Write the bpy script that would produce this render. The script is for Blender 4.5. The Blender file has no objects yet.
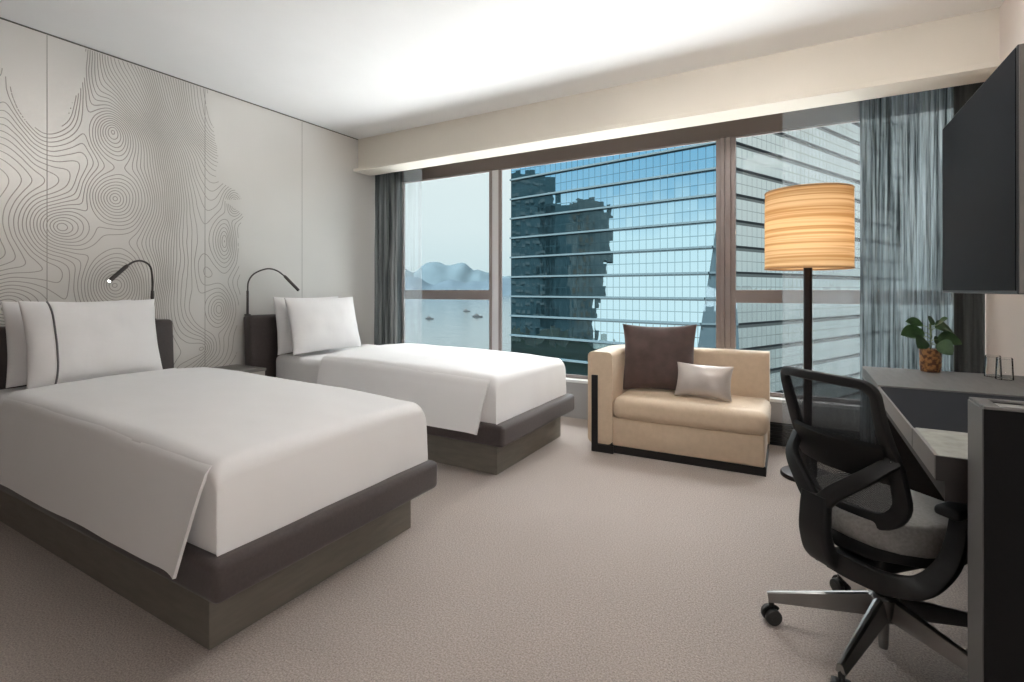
import bpy, bmesh, math, random
import numpy as np
from mathutils import Vector, Matrix, noise as mn
random.seed(7)
S = bpy.context.scene
COL = S.collection
PI = math.pi
CAM_H = 1.15
YAW = math.atan(288 / 505.0)

# ------------------------------------------------------------------ helpers
OFF = {}


def _link(o, parent):
    COL.objects.link(o)
    if parent is not None:
        o.parent = parent
        o.location = -OFF.get(parent.name, Vector((0, 0, 0)))
    OFF[o.name] = Vector((0, 0, 0))
    return o


def thing(name, label, cat, loc=(0, 0, 0), rotz=None, group=None):
    """Empty at the base of a thing. rotz given: children are built in local coordinates."""
    o = bpy.data.objects.new(name, None)
    COL.objects.link(o)
    o.empty_display_size = 0.1
    o.location = loc
    OFF[o.name] = Vector(loc) if rotz is None else Vector((0, 0, 0))
    if rotz is not None:
        o.rotation_euler = (0, 0, rotz)
    o['label'] = label
    o['category'] = cat
    if group:
        o['group'] = group
    return o


def tag(o, label=None, cat=None, group=None, kind=None):
    if label: o['label'] = label
    if cat: o['category'] = cat
    if group: o['group'] = group
    if kind: o['kind'] = kind
    return o


def obj(name, bm, mats, parent=None, smooth=True, angle=40):
    me = bpy.data.meshes.new(name)
    if isinstance(bm, bmesh.types.BMesh):
        bmesh.ops.recalc_face_normals(bm, faces=bm.faces[:])
        bm.to_mesh(me)
        bm.free()
    else:
        me.from_pydata(*bm)
    for m in (mats if isinstance(mats, (list, tuple)) else [mats]):
        me.materials.append(m)
    if smooth:
        me.polygons.foreach_set('use_smooth', [True] * len(me.polygons))
        try:
            me.set_sharp_from_angle(angle=math.radians(angle))
        except Exception:
            pass
    o = bpy.data.objects.new(name, me)
    return _link(o, parent)


def struct(o):
    o['kind'] = 'structure'
    return o


def B():
    return bmesh.new()


def _merge(dst, src, mat=0):
    vm = {}
    for v in src.verts:
        vm[v] = dst.verts.new(v.co)
    for f in src.faces:
        try:
            nf = dst.faces.new([vm[v] for v in f.verts])
            nf.material_index = mat if mat else f.material_index
        except ValueError:
            pass
    src.free()
    return list(vm.values())


def box(bm, lo, hi, bev=0.0, seg=3, mat=0, rot=None, sub=0):
    t = bmesh.new()
    bmesh.ops.create_cube(t, size=1.0)
    lo, hi = Vector(lo), Vector(hi)
    c, d = (lo + hi) / 2, hi - lo
    for v in t.verts:
        v.co = Vector((v.co.x * d.x, v.co.y * d.y, v.co.z * d.z))
    if bev > 0:
        bmesh.ops.bevel(t, geom=t.edges[:], offset=min(bev, min(d) * 0.49), segments=seg, profile=0.5, affect='EDGES')
    if sub:
        bmesh.ops.subdivide_edges(t, edges=[e for e in t.edges if e.calc_length() > 0.12], cuts=sub, use_grid_fill=True)
    for v in t.verts:
        if rot is not None:
            v.co = rot @ v.co
        v.co += c
    return _merge(bm, t, mat)


def sweep(bm, pts, sec, up=(0, 0, 1), cap=True, mat=0, closed=False):
    """Sweep a section (list of (a,b), or function i,t -> list) along pts. a = side axis, b = up-ish axis."""
    P = [Vector(p) for p in pts]
    n = len(P)
    rings = []
    upv = Vector(up)
    for i in range(n):
        if closed:
            t = P[(i + 1) % n] - P[i - 1]
        else:
            t = P[min(i + 1, n - 1)] - P[max(i - 1, 0)]
        t.normalize()
        side = t.cross(upv)
        if side.length < 1e-4:
            side = t.cross(Vector((1, 0, 0)))
        side.normalize()
        nrm = side.cross(t)
        s = sec(i, i / (n - 1)) if callable(sec) else sec
        rings.append([bm.verts.new(P[i] + side * a + nrm * b) for a, b in s])
    k = len(rings[0])
    rng = range(n) if closed else range(n - 1)
    for i in rng:
        r0, r1 = rings[i], rings[(i + 1) % n]
        for j in range(k):
            f = bm.faces.new((r0[j], r0[(j + 1) % k], r1[(j + 1) % k], r1[j]))
            f.material_index = mat
    if cap and not closed:
        bm.faces.new(list(reversed(rings[0]))).material_index = mat
        bm.faces.new(rings[-1]).material_index = mat
    return rings


def circ(r, n=10, r2=None):
    r2 = r if r2 is None else r2
    return [(r * math.cos(2 * PI * i / n), r2 * math.sin(2 * PI * i / n)) for i in range(n)]


def rrect(a, b, r, seg=3):
    r = min(r, a * 0.98, b * 0.98)
    out = []
    for cx, cy, a0 in ((a - r, b - r, 0), (-a + r, b - r, 90), (-a + r, -b + r, 180), (a - r, -b + r, 270)):
        for k in range(seg + 1):
            t = math.radians(a0 + 90 * k / seg)
            out.append((cx + r * math.cos(t), cy + r * math.sin(t)))
    return out


def smooth_path(pts, n=24):
    """Catmull-Rom through points."""
    P = [Vector(p) for p in pts]
    P = [P[0] * 2 - P[1]] + P + [P[-1] * 2 - P[-2]]
    out = []
    m = len(P) - 3
    for i in range(m):
        p0, p1, p2, p3 = P[i:i + 4]
        for k in range(n // m + 1):
            t = k / (n // m + 1)
            out.append(0.5 * ((2 * p1) + (p2 - p0) * t + (2 * p0 - 5 * p1 + 4 * p2 - p3) * t * t + (3 * p1 - p0 - 3 * p2 + p3) * t ** 3))
    out.append(P[-2])
    return out


def lathe(bm, prof, c=(0, 0, 0), n=32, mat=0, axis='z', rot=None):
    rings = []
    for r, z in prof:
        ring = []
        for k in range(n):
            a = 2 * PI * k / n
            p = Vector((r * math.cos(a), r * math.sin(a), z))
            if rot is not None:
                p = rot @ p
            ring.append(bm.verts.new(p + Vector(c)))
        rings.append(ring)
    for i in range(len(rings) - 1):
        for k in range(n):
            f = bm.faces.new((rings[i][k], rings[i][(k + 1) % n], rings[i + 1][(k + 1) % n], rings[i + 1][k]))
            f.material_index = mat
    return rings


def lathe_closed(bm, prof, **kw):
    r = lathe(bm, prof, **kw)
    bm.faces.new(r[0])
    bm.faces.new(r[-1])
    return r


def cushion(bm, W, H, T, pinch=0.06, n=28, wr=0.006, seed=0, M=Matrix(), edge=0.004, ex=2.6):
    """Soft pillow in local XZ plane (width X, height Z), thickness along Y; returns verts."""
    front, back = {}, {}
    for i in range(n + 1):
        for j in range(n + 1):
            u = math.sin((i / n - 0.5) * PI)
            v = math.sin((j / n - 0.5) * PI)
            x = u * W / 2 * (1 - pinch * (1 - v * v) * abs(u))
            z = v * H / 2 * (1 - pinch * (1 - u * u) * abs(v))
            th = max(0.0, (1 - abs(u) ** ex) * (1 - abs(v) ** ex)) ** 0.55 * T / 2 + edge
            w = wr * mn.noise(Vector((x * 9 + seed, z * 9, seed))) * (1 - (abs(u) * abs(v)) ** 4)
            border = i in (0, n) or j in (0, n)
            pf = M @ Vector((x, -th + w, z))
            pb = M @ Vector((x, th + w, z))
            front[i, j] = bm.verts.new(pf)
            back[i, j] = bm.verts.new(pb)
    for i in range(n):
        for j in range(n):
            bm.faces.new((front[i, j], front[i + 1, j], front[i + 1, j + 1], front[i, j + 1]))
            bm.faces.new((back[i, j], back[i, j + 1], back[i + 1, j + 1], back[i + 1, j]))
    for i in range(n):
        for a, b in (((i, 0), (i + 1, 0)), ((i + 1, n), (i, n)), ((n, i), (n, i + 1)), ((0, i + 1), (0, i))):
            bm.faces.new((front[a], back[a], back[b], front[b]))
    return front, back


def jitter(bm, amp, scale, seed=0.0):
    bm.normal_update()
    for v in bm.verts:
        v.co += v.normal * amp * mn.noise(v.co * scale + Vector((seed, seed, seed)))


# ------------------------------------------------------------------ materials
def srgb(r, g, b):
    f = lambda c: (c / 255 / 12.92) if c / 255 <= 0.04045 else ((c / 255 + 0.055) / 1.055) ** 2.4
    return (f(r), f(g), f(b), 1.0)


def mat(name, col, rough=0.6, metal=0.0, spec=0.5, sheen=0.0, coat=0.0):
    m = bpy.data.materials.new(name)
    m.use_nodes = True
    p = m.node_tree.nodes['Principled BSDF']
    p.inputs['Base Color'].default_value = col if len(col) == 4 else (*col, 1)
    p.inputs['Roughness'].default_value = rough
    p.inputs['Metallic'].default_value = metal
    p.inputs['Specular IOR Level'].default_value = spec
    if sheen:
        p.inputs['Sheen Weight'].default_value = sheen
    if coat:
        p.inputs['Coat Weight'].default_value = coat
    return m


def N(m, t, **kw):
    n = m.node_tree.nodes.new(t)
    for k, v in kw.items():
        setattr(n, k, v)
    return n


def L(m, a, b):
    m.node_tree.links.new(a, b)


def add_noise(m, scale, c1, c2, detail=3, bump=0.0, stretch=(1, 1, 1), bump_dist=0.002, lo=0.3, hi=0.7, rough_n=0.5):
    """Vary the base colour between c1 and c2 by noise, optionally with bump."""
    p = m.node_tree.nodes['Principled BSDF']
    tc = N(m, 'ShaderNodeTexCoord')
    mp = N(m, 'ShaderNodeMapping')
    mp.inputs['Scale'].default_value = stretch
    L(m, tc.outputs['Object'], mp.inputs['Vector'])
    nz = N(m, 'ShaderNodeTexNoise')
    nz.inputs['Scale'].default_value = scale
    nz.inputs['Detail'].default_value = detail
    nz.inputs['Roughness'].default_value = rough_n
    L(m, mp.outputs['Vector'], nz.inputs['Vector'])
    rp = N(m, 'ShaderNodeValToRGB')
    rp.color_ramp.elements[0].position = lo
    rp.color_ramp.elements[1].position = hi
    rp.color_ramp.elements[0].color = c1
    rp.color_ramp.elements[1].color = c2
    L(m, nz.outputs['Fac'], rp.inputs['Fac'])
    L(m, rp.outputs['Color'], p.inputs['Base Color'])
    if bump:
        bp = N(m, 'ShaderNodeBump')
        bp.inputs['Strength'].default_value = bump
        bp.inputs['Distance'].default_value = bump_dist
        L(m, nz.outputs['Fac'], bp.inputs['Height'])
        L(m, bp.outputs['Normal'], p.inputs['Normal'])
    return m


def c3(r, g, b):
    return (r, g, b, 1.0)


M_ceiling = add_noise(mat('ceiling_paint', c3(.90, .895, .89), .9), 3, c3(.89, .885, .88), c3(.91, .905, .90))
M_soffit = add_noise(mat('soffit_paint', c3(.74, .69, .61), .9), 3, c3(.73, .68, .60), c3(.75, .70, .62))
M_wall = add_noise(mat('wall_paint_warm', c3(.72, .65, .60), .85), 4, c3(.71, .64, .59), c3(.73, .66, .61))
M_mural = add_noise(mat('mural_panel_grey', c3(.70, .68, .65), .38, metal=.30, spec=.6), 2, c3(.69, .67, .64), c3(.71, .69, .66))
M_mural_line = mat('mural_line_etched', c3(.39, .365, .335), .45, metal=.2)
M_seam = mat('panel_seam', c3(.30, .28, .255), .6)
M_dark_trim = mat('shadow_gap_trim', c3(.09, .085, .075), .6)
M_sill_wall = add_noise(mat('sill_wall_grey', c3(.34, .33, .33), .6), 3, c3(.33, .32, .32), c3(.35, .34, .34))
M_sill = mat('sill_white', c3(.70, .70, .70), .4)
M_frame = add_noise(mat('window_metal_taupe', c3(.25, .21, .20), .45, metal=.2), 5, c3(.24, .20, .19), c3(.265, .225, .215))
M_head = mat('window_head_brown', c3(.105, .078, .068), .5)
M_black = mat('black_vent', c3(.008, .008, .008), .6)

M_carpet = add_noise(mat('carpet_pile_beige', c3(.4, .34, .29), 1.0, spec=.1, sheen=.2), 165,
                     c3(.25, .213, .192), c3(.60, .52, .47), detail=4, bump=.9, bump_dist=.006, lo=.32, hi=.68, rough_n=.7)

M_linen = add_noise(mat('white_linen', c3(.80, .79, .79), .85, sheen=.1), 2.5, c3(.79, .78, .78), c3(.81, .80, .80), bump=.12, bump_dist=.03)
M_pillow = add_noise(mat('white_pillow_cotton', c3(.80, .79, .79), .85, sheen=.15), 6, c3(.79, .78, .78), c3(.81, .80, .80), bump=.15, bump_dist=.02)
M_stripe = mat('grey_piping', c3(.16, .155, .16), .8)
M_upholst = add_noise(mat('brown_upholstery', c3(.055, .040, .039), .7, sheen=.2), 90, c3(.048, .035, .034), c3(.062, .046, .044), bump=.2)
M_headbd = add_noise(mat('headboard_leather', c3(.05, .038, .036), .5, sheen=.1), 60, c3(.045, .034, .032), c3(.056, .043, .041), bump=.1)
M_plinth = add_noise(mat('plinth_greige', c3(.21, .19, .16), .5), 8, c3(.165, .15, .127), c3(.20, .18, .152), stretch=(1, 1, 6))
M_night = add_noise(mat('nightstand_laminate', c3(.40, .38, .35), .4), 6, c3(.39, .37, .34), c3(.42, .40, .37))
M_night_top = mat('nightstand_top_grey', c3(.17, .16, .15), .45)
M_gunmetal = mat('gunmetal', c3(.09, .08, .075), .35, metal=.7)
M_led = bpy.data.materials.new('reading_led')
M_led.use_nodes = True
_p = M_led.node_tree.nodes['Principled BSDF']
_p.inputs['Emission Color'].default_value = (1, .96, .88, 1)
_p.inputs['Emission Strength'].default_value = 6

M_sofa = add_noise(mat('sofa_leather_tan', c3(.62, .48, .345), .5, sheen=.15), 30, c3(.60, .465, .33), c3(.65, .51, .37), bump=.1)
M_brown_vel = add_noise(mat('brown_velvet', c3(.075, .045, .04), .8, sheen=.3), 14, c3(.062, .037, .032), c3(.09, .055, .049), bump=.2, bump_dist=.01)
M_satin = add_noise(mat('silver_satin', c3(.50, .45, .42), .38, metal=.35, sheen=.2), 8, c3(.47, .42, .39), c3(.54, .49, .46), bump=.2, bump_dist=.01)
M_blackmetal = mat('black_metal', c3(.012, .011, .011), .45, metal=.2)
M_pole = mat('lamp_pole_dark', c3(.018, .012, .012), .4, metal=.3)

M_desk = add_noise(mat('desk_grey_oak', c3(.13, .125, .122), .5), 12, c3(.115, .11, .107), c3(.145, .138, .135), stretch=(4, .6, 4))
M_desk_fascia = mat('desk_fascia', c3(.22, .205, .195), .5)
M_desk_inset = mat('desk_inset_leather', c3(.017, .018, .022), .9, spec=.15)
M_desk_pale = add_noise(mat('desk_blotter_pale', c3(.34, .34, .31), .6), 26, c3(.26, .26, .23), c3(.38, .38, .345), detail=5)
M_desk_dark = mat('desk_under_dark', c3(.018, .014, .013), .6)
M_cab = mat('cabinet_dark', c3(.009, .0088, .009), .75, spec=.12)
M_cab_edge = mat('cabinet_edge_grey', c3(.12, .115, .112), .5)
M_steel = mat('brushed_steel_lining', c3(.62, .62, .60), .42, metal=.8)
M_chrome = mat('chrome', c3(.75, .75, .74), .15, metal=1)
M_alu = add_noise(mat('polished_aluminium', c3(.30, .295, .29), .3, metal=1), 10, c3(.28, .275, .27), c3(.33, .325, .32))
M_tv = mat('tv_screen_black', c3(.009, .009, .011), .8, spec=.1)
M_tv_body = mat('tv_body_black', c3(.014, .014, .015), .5)
M_tv_side = mat('tv_side_grey', c3(.16, .15, .14), .4, metal=.3)
M_plastic = mat('chair_black_plastic', c3(.0085, .0085, .009), .5, spec=.35)
M_seat = add_noise(mat('chair_seat_fabric', c3(.2, .19, .18), .9, sheen=.2), 120, c3(.18, .17, .16), c3(.24, .23, .22), bump=.3)
M_rubber = mat('castor_rubber', c3(.012, .012, .012), .5)
M_leaf = add_noise(mat('leaf_green', c3(.025, .055, .018), .5, spec=.2), 20, c3(.016, .038, .013), c3(.032, .068, .024))
M_stem = mat('plant_stem', c3(.07, .10, .03), .6)
M_pot = add_noise(mat('amber_pot', c3(.22, .09, .035), .35), 55, c3(.10, .035, .015), c3(.38, .18, .06), detail=2, lo=.42, hi=.58)
M_soil = mat('soil', c3(.02, .014, .01), .9)
M_note = mat('notepad_black', c3(.012, .012, .012), .5)
M_paper = mat('paper_white', c3(.7, .7, .68), .7)


def glass_mat(name, tint=(1, 1, 1, 1), rough=0.0, ior=1.45):
    m = bpy.data.materials.new(name)
    m.use_nodes = True
    nt = m.node_tree
    nt.nodes.clear()
    out = N(m, 'ShaderNodeOutputMaterial')
    mix = N(m, 'ShaderNodeMixShader')
    tr = N(m, 'ShaderNodeBsdfTransparent')
    tr.inputs['Color'].default_value = tint
    gl = N(m, 'ShaderNodeBsdfGlossy')
    gl.inputs['Roughness'].default_value = rough
    fr = N(m, 'ShaderNodeFresnel')
    fr.inputs['IOR'].default_value = ior
    L(m, fr.outputs[0], mix.inputs[0])
    L(m, tr.outputs[0], mix.inputs[1])
    L(m, gl.outputs[0], mix.inputs[2])
    L(m, mix.outputs[0], out.inputs[0])
    return m


M_glass = glass_mat('window_glass', (.97, .985, .985, 1), ior=1.1)
M_tumbler = glass_mat('tumbler_glass', (.975, .98, .98, 1), .02, ior=1.18)


def fabric_sheer(name, c_a, c_b, op_lo, op_hi, scale=60.0, vstretch=.02, trans=.5, op_pos=(.35, .65)):
    m = bpy.data.materials.new(name)
    m.use_nodes = True
    m.node_tree.nodes.clear()
    out = N(m, 'ShaderNodeOutputMaterial')
    tc = N(m, 'ShaderNodeTexCoord')
    mp = N(m, 'ShaderNodeMapping')
    mp.inputs['Scale'].default_value = (1, .15, vstretch)
    L(m, tc.outputs['Object'], mp.inputs['Vector'])
    nz = N(m, 'ShaderNodeTexNoise')
    nz.inputs['Scale'].default_value = scale
    nz.inputs['Detail'].default_value = 5
    nz.inputs['Roughness'].default_value = .65
    L(m, mp.outputs[0], nz.inputs['Vector'])
    rp = N(m, 'ShaderNodeValToRGB')
    rp.color_ramp.elements[0].position = .36
    rp.color_ramp.elements[1].position = .64
    rp.color_ramp.elements[0].color = c_a
    rp.color_ramp.elements[1].color = c_b
    L(m, nz.outputs['Fac'], rp.inputs['Fac'])
    mr = N(m, 'ShaderNodeMapRange')
    mr.inputs['From Min'].default_value = op_pos[0]
    mr.inputs['From Max'].default_value = op_pos[1]
    mr.inputs['To Min'].default_value = op_hi
    mr.inputs['To Max'].default_value = op_lo
    L(m, nz.outputs['Fac'], mr.inputs['Value'])
    df = N(m, 'ShaderNodeBsdfDiffuse')
    tl = N(m, 'ShaderNodeBsdfTranslucent')
    L(m, rp.outputs['Color'], df.inputs['Color'])
    L(m, rp.outputs['Color'], tl.inputs['Color'])
    m1 = N(m, 'ShaderNodeMixShader')
    m1.inputs[0].default_value = trans
    L(m, df.outputs[0], m1.inputs[1])
    L(m, tl.outputs[0], m1.inputs[2])
    tr = N(m, 'ShaderNodeBsdfTransparent')
    m2 = N(m, 'ShaderNodeMixShader')
    L(m, mr.outputs[0], m2.inputs[0])
    L(m, tr.outputs[0], m2.inputs[1])
    L(m, m1.outputs[0], m2.inputs[2])
    L(m, m2.outputs[0], out.inputs[0])
    return m


M_cur_dense = fabric_sheer('curtain_dense_grey', c3(.035, .04, .04), c3(.10, .108, .108), .82, 1.0, 45, trans=.3)
M_cur_sheer = fabric_sheer('curtain_sheer_pale', c3(.42, .46, .48), c3(.50, .54, .56), .20, .36, 20, trans=.5)
M_cur_crink = fabric_sheer('curtain_crinkled_grey', c3(.026, .034, .037), c3(.25, .29, .305), .66, .985, 70, vstretch=.018, trans=.5, op_pos=(.38, .66))
M_cur_dark = fabric_sheer('curtain_blackout_dark', c3(.035, .036, .035), c3(.06, .062, .06), .97, 1.0, 40, trans=.1)

# chair mesh: fine weave of holes
M_mesh = bpy.data.materials.new('chair_back_mesh')
M_mesh.use_nodes = True
_nt = M_mesh.node_tree
_nt.nodes.clear()
_out = N(M_mesh, 'ShaderNodeOutputMaterial')
_tc = N(M_mesh, 'ShaderNodeTexCoord')
_vor = N(M_mesh, 'ShaderNodeTexVoronoi')
_vor.inputs['Scale'].default_value = 1100
_vor.inputs['Randomness'].default_value = 0.15
L(M_mesh, _tc.outputs['Object'], _vor.inputs['Vector'])
_cr = N(M_mesh, 'ShaderNodeMapRange')
_cr.inputs['From Min'].default_value = .30
_cr.inputs['From Max'].default_value = .42
_cr.inputs['To Min'].default_value = .22
_cr.inputs['To Max'].default_value = .92
L(M_mesh, _vor.outputs['Distance'], _cr.inputs['Value'])
_d = N(M_mesh, 'ShaderNodeBsdfDiffuse')
_d.inputs['Color'].default_value = (.03, .03, .032, 1)
_t = N(M_mesh, 'ShaderNodeBsdfTransparent')
_mx = N(M_mesh, 'ShaderNodeMixShader')
L(M_mesh, _cr.outputs[0], _mx.inputs[0])
L(M_mesh, _t.outputs[0], _mx.inputs[1])
L(M_mesh, _d.outputs[0], _mx.inputs[2])
L(M_mesh, _mx.outputs[0], _out.inputs[0])

# lamp shade: banded veneer that lets the bulb's light through
M_shade = bpy.data.materials.new('shade_banded_veneer')
M_shade.use_nodes = True
_nt = M_shade.node_tree
_nt.nodes.clear()
_out = N(M_shade, 'ShaderNodeOutputMaterial')
_tc = N(M_shade, 'ShaderNodeTexCoord')
_mp = N(M_shade, 'ShaderNodeMapping')
_mp.inputs['Scale'].default_value = (.012, .012, 1)
L(M_shade, _tc.outputs['Object'], _mp.inputs['Vector'])
_nz = N(M_shade, 'ShaderNodeTexNoise')
_nz.inputs['Scale'].default_value = 82
_nz.inputs['Detail'].default_value = 2
L(M_shade, _mp.outputs[0], _nz.inputs['Vector'])
_rp = N(M_shade, 'ShaderNodeValToRGB')
_rp.color_ramp.elements[0].position = .38
_rp.color_ramp.elements[1].position = .62
_rp.color_ramp.elements[0].color = c3(.62, .36, .16)
_rp.color_ramp.elements[1].color = c3(.92, .70, .42)
L(M_shade, _nz.outputs['Fac'], _rp.inputs['Fac'])
_d = N(M_shade, 'ShaderNodeBsdfDiffuse')
_t = N(M_shade, 'ShaderNodeBsdfTranslucent')
L(M_shade, _rp.outputs[0], _d.inputs[0])
L(M_shade, _rp.outputs[0], _t.inputs[0])
_mx = N(M_shade, 'ShaderNodeMixShader')
_mx.inputs[0].default_value = .55
L(M_shade, _d.outputs[0], _mx.inputs[1])
L(M_shade, _t.outputs[0], _mx.inputs[2])
L(M_shade, _mx.outputs[0], _out.inputs[0])

# ------------------------------------------------------------------ room shell
XL, XR, YB, YW = -3.95, 0.95, -1.6, 4.22      # left wall, right wall, back wall, face of the wall under the sill
ZC = 2.70

b = B(); box(b, (XL - .1, YB - .1, -.12), (XR + .1, YW + .09, 0)); struct(obj('floor', b, M_carpet, smooth=False))
b = B(); box(b, (XL - .1, YB - .1, ZC), (XR + .1, YW + .09, ZC + .12)); struct(obj('ceiling', b, M_ceiling, smooth=False))
b = B(); box(b, (XR, YB - .1, 0), (XR + .1, YW + .09, ZC)); struct(obj('wall_right', b, M_wall, smooth=False))
b = B(); box(b, (XL, YB - .1, 0), (XR, YB, ZC)); struct(obj('wall_back', b, mat('wall_back_dark', c3(.10, .07, .055), .5), smooth=False))  # unseen wall kept dark to cut bounced light
# wall under the window, with its grille
b = B(); box(b, (XL, YW, 0), (XR, YW + .09, .32)); wf = struct(obj('wall_front', b, M_sill_wall, smooth=False))
b = B(); box(b, (XL, YW - .015, .32), (XR, YW + .09, .345), .004, 2); struct(obj('window_sill', b, M_sill, smooth=False))
b = B()
for k in range(6):
    box(b, (-.75, YW - .022, .012 + k * .026), (.90, YW - .004, .030 + k * .026))
box(b, (-.76, YW - .006, .0), (.91, YW - .001, .17))
struct(obj('baseboard_front', b, M_black, smooth=False))
# soffit over the window: box, its lip and pocket behind
b = B()
box(b, (XL, 3.728, 2.38), (XR, 3.90, ZC))
box(b, (XL, 3.661, 2.356), (XR, 3.90, 2.384), .003, 2)
struct(obj('trim_1', b, M_soffit, smooth=False))
# dark shadow gap along the top of the mural wall
b = B(); box(b, (XL, YB, ZC - .008), (XL + .004, 3.728, ZC)); struct(obj('trim_2', b, M_dark_trim, smooth=False))
# head of the window: brown metal panel up to the ceiling
b = B(); box(b, (XL, 4.27, 2.345), (XR, 4.31, ZC)); struct(obj('trim_3', b, M_head, smooth=False))

# ---- mural wall: panel + contour line drawing in one mesh
def mural_wall():
    V, F, MI = [], [], []
    def cube(lo, hi, mi):
        n = len(V)
        for z in (lo[2], hi[2]):
            for y in (lo[1], hi[1]):
                for x in (lo[0], hi[0]):
                    V.append((x, y, z))
        for q in ((0, 2, 3, 1), (4, 5, 7, 6), (0, 1, 5, 4), (2, 6, 7, 3), (0, 4, 6, 2), (1, 3, 7, 5)):
            F.append(tuple(n + i for i in q)); MI.append(mi)
    cube((XL - .1, YB - .1, 0), (XL, YW + .09, ZC), 0)
    for y in (.33, 1.258, 2.19, 3.056):
        cube((XL - .001, y - .0018, 0), (XL + .0008, y + .0018, ZC - .012), 2)
    # scalar field on (y, z) whose level lines are the drawing
    h = .0085
    ys = np.arange(-.55, 2.56, h)
    zs = np.arange(.45, ZC - .013, h)
    Y, Z = np.meshgrid(ys, zs, indexing='ij')
    rng = np.random.RandomState(3)
    def wob(fy, fz, n=5):
        o = np.zeros_like(Y)
        for _ in range(n):
            a, c = rng.uniform(.5, 1.4) * fy, rng.uniform(.5, 1.4) * fz
            o += np.sin(Y * a + rng.uniform(0, 6.28) + 1.3 * np.sin(Z * c + rng.uniform(0, 6.28))) * np.cos(Z * c * .8 + rng.uniform(0, 6.28))
        return o / n
    W1 = wob(7, 5); W2 = wob(22, 9); W3 = wob(60, 30)
    Yw = Y + .05 * np.sin(Z * 3.1 + .6) * (Y > 1.2) + .028 * W1
    knots = [  # y, z, stretch y, stretch z
        (1.324, 1.538, 1.0, .92), (1.59, 2.201, .75, 1.15), (1.60, 1.752, .9, 1.0), (1.60, 1.18, .9, 1.05), (1.06, 1.04, 1.1, 1.0),
        (1.00, 2.27, .8, 1.5), (2.34, 1.53, .62, 1.7), (2.29, 1.00, .75, 1.25), (2.18, .70, 1.0, 1.1), (.72, 1.62, 1.1, 1.3),
        (.55, 1.05, 1.2, 1.1), (.50, 2.25, 1.2, 1.6), (.05, 1.75, 1.3, 1.6), (1.62, .72, 1, 1.1), (2.42, 1.84, .6, .9)]
    acc = np.zeros_like(Y)
    beta = 24.0
    Y2 = Y + .012 * W2 + .003 * W3
    Z2 = Z + .012 * np.roll(W2, 40, axis=1) + .003 * W3
    for ky, kz, ey, ez in knots:
        acc += np.exp(-beta * np.sqrt(((Y2 - ky) / ey) ** 2 + ((Z2 - kz) / ez) ** 2 + .0002))
    # the blank lobe at upper left also sheds lines around it
    lob = np.sqrt(((Y2 - 1.235) / .62) ** 2 + ((np.minimum(Z2, 2.42) - 2.42) / 1.25) ** 2)
    acc += np.exp(-beta * np.maximum(0, lob - .20))
    sm = -np.log(acc) / beta
    cap = .34 * np.tanh(sm / .34)
    sp_ = lambda t, w=.05: w * np.log1p(np.exp(np.clip(t / w, -40, 40)))
    Yg = Y2 + .028 * W1 + .05 * np.sin(Z * 2.4 + .4) * np.clip((Y - 1.6) / .3, 0, 1)
    Fv = 56 * cap + 70 * (sp_(Yg - 1.74) - sp_(Yg - 2.25)) - 14 * Yg
    Fv += .8 * W1 + .35 * W2
    Fv += 34 * sp_(Yg - 1.42) * (1 / (1 + np.exp(-(Z - 2.28) / .06))) - 34 * sp_(Yg - 1.76) * (1 / (1 + np.exp(-(Z - 2.28) / .06)))
    bz = [.45, .75, .99, 1.19, 1.38, 1.595, 1.762, 1.882, 1.94, 1.96, 1.86, 2.0, 2.2, 2.39, 2.56, 2.7]
    by = [2.43, 2.434, 2.451, 2.476, 2.451, 2.451, 2.493, 2.476, 2.434, 2.40, 2.31, 2.266, 2.282, 2.251, 2.19, 2.205]
    order = np.argsort(bz)
    bound = np.interp(Z, np.array(bz)[order], np.array(by)[order]) + .006 * np.sin(Z * 70) * np.sin(Z * 23)
    lob_half = .155 - .02 * np.sin(Z * 12) + .06 * np.clip(Z - 2.35, 0, 1) / .3
    dz = np.clip((2.33 - Z) / .225, 0, 2)
    in_lobe = (np.abs(Y - 1.235) < lob_half * np.sqrt(np.clip(1 - dz * dz, 0, 1))) & (Z > 2.105)
    ok = (Y < bound) & ~in_lobe
    # level segments, cell by cell (two triangles per cell)
    hw = .0023
    ny, nz = Y.shape
    fmin = np.floor(Fv).astype(int)
    x = XL + .0012
    def seg(p, q):
        dy, dz_ = q[0] - p[0], q[1] - p[1]
        l = math.hypot(dy, dz_)
        if l < 1e-5:
            return
        ey, ez = dy / l, dz_ / l
        py, pz = -ez * hw, ey * hw
        a0, a1 = p[0] - ey * .001, p[1] - ez * .001
        b0, b1 = q[0] + ey * .001, q[1] + ez * .001
        n = len(V)
        V.extend(((x, a0 + py, a1 + pz), (x, a0 - py, a1 - pz), (x, b0 - py, b1 - pz), (x, b0 + py, b1 + pz)))
        F.append((n, n + 1, n + 2, n + 3)); MI.append(1)
    Fl, Yl, Zl, okl = Fv.tolist(), ys.tolist(), zs.tolist(), ok.tolist()
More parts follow.
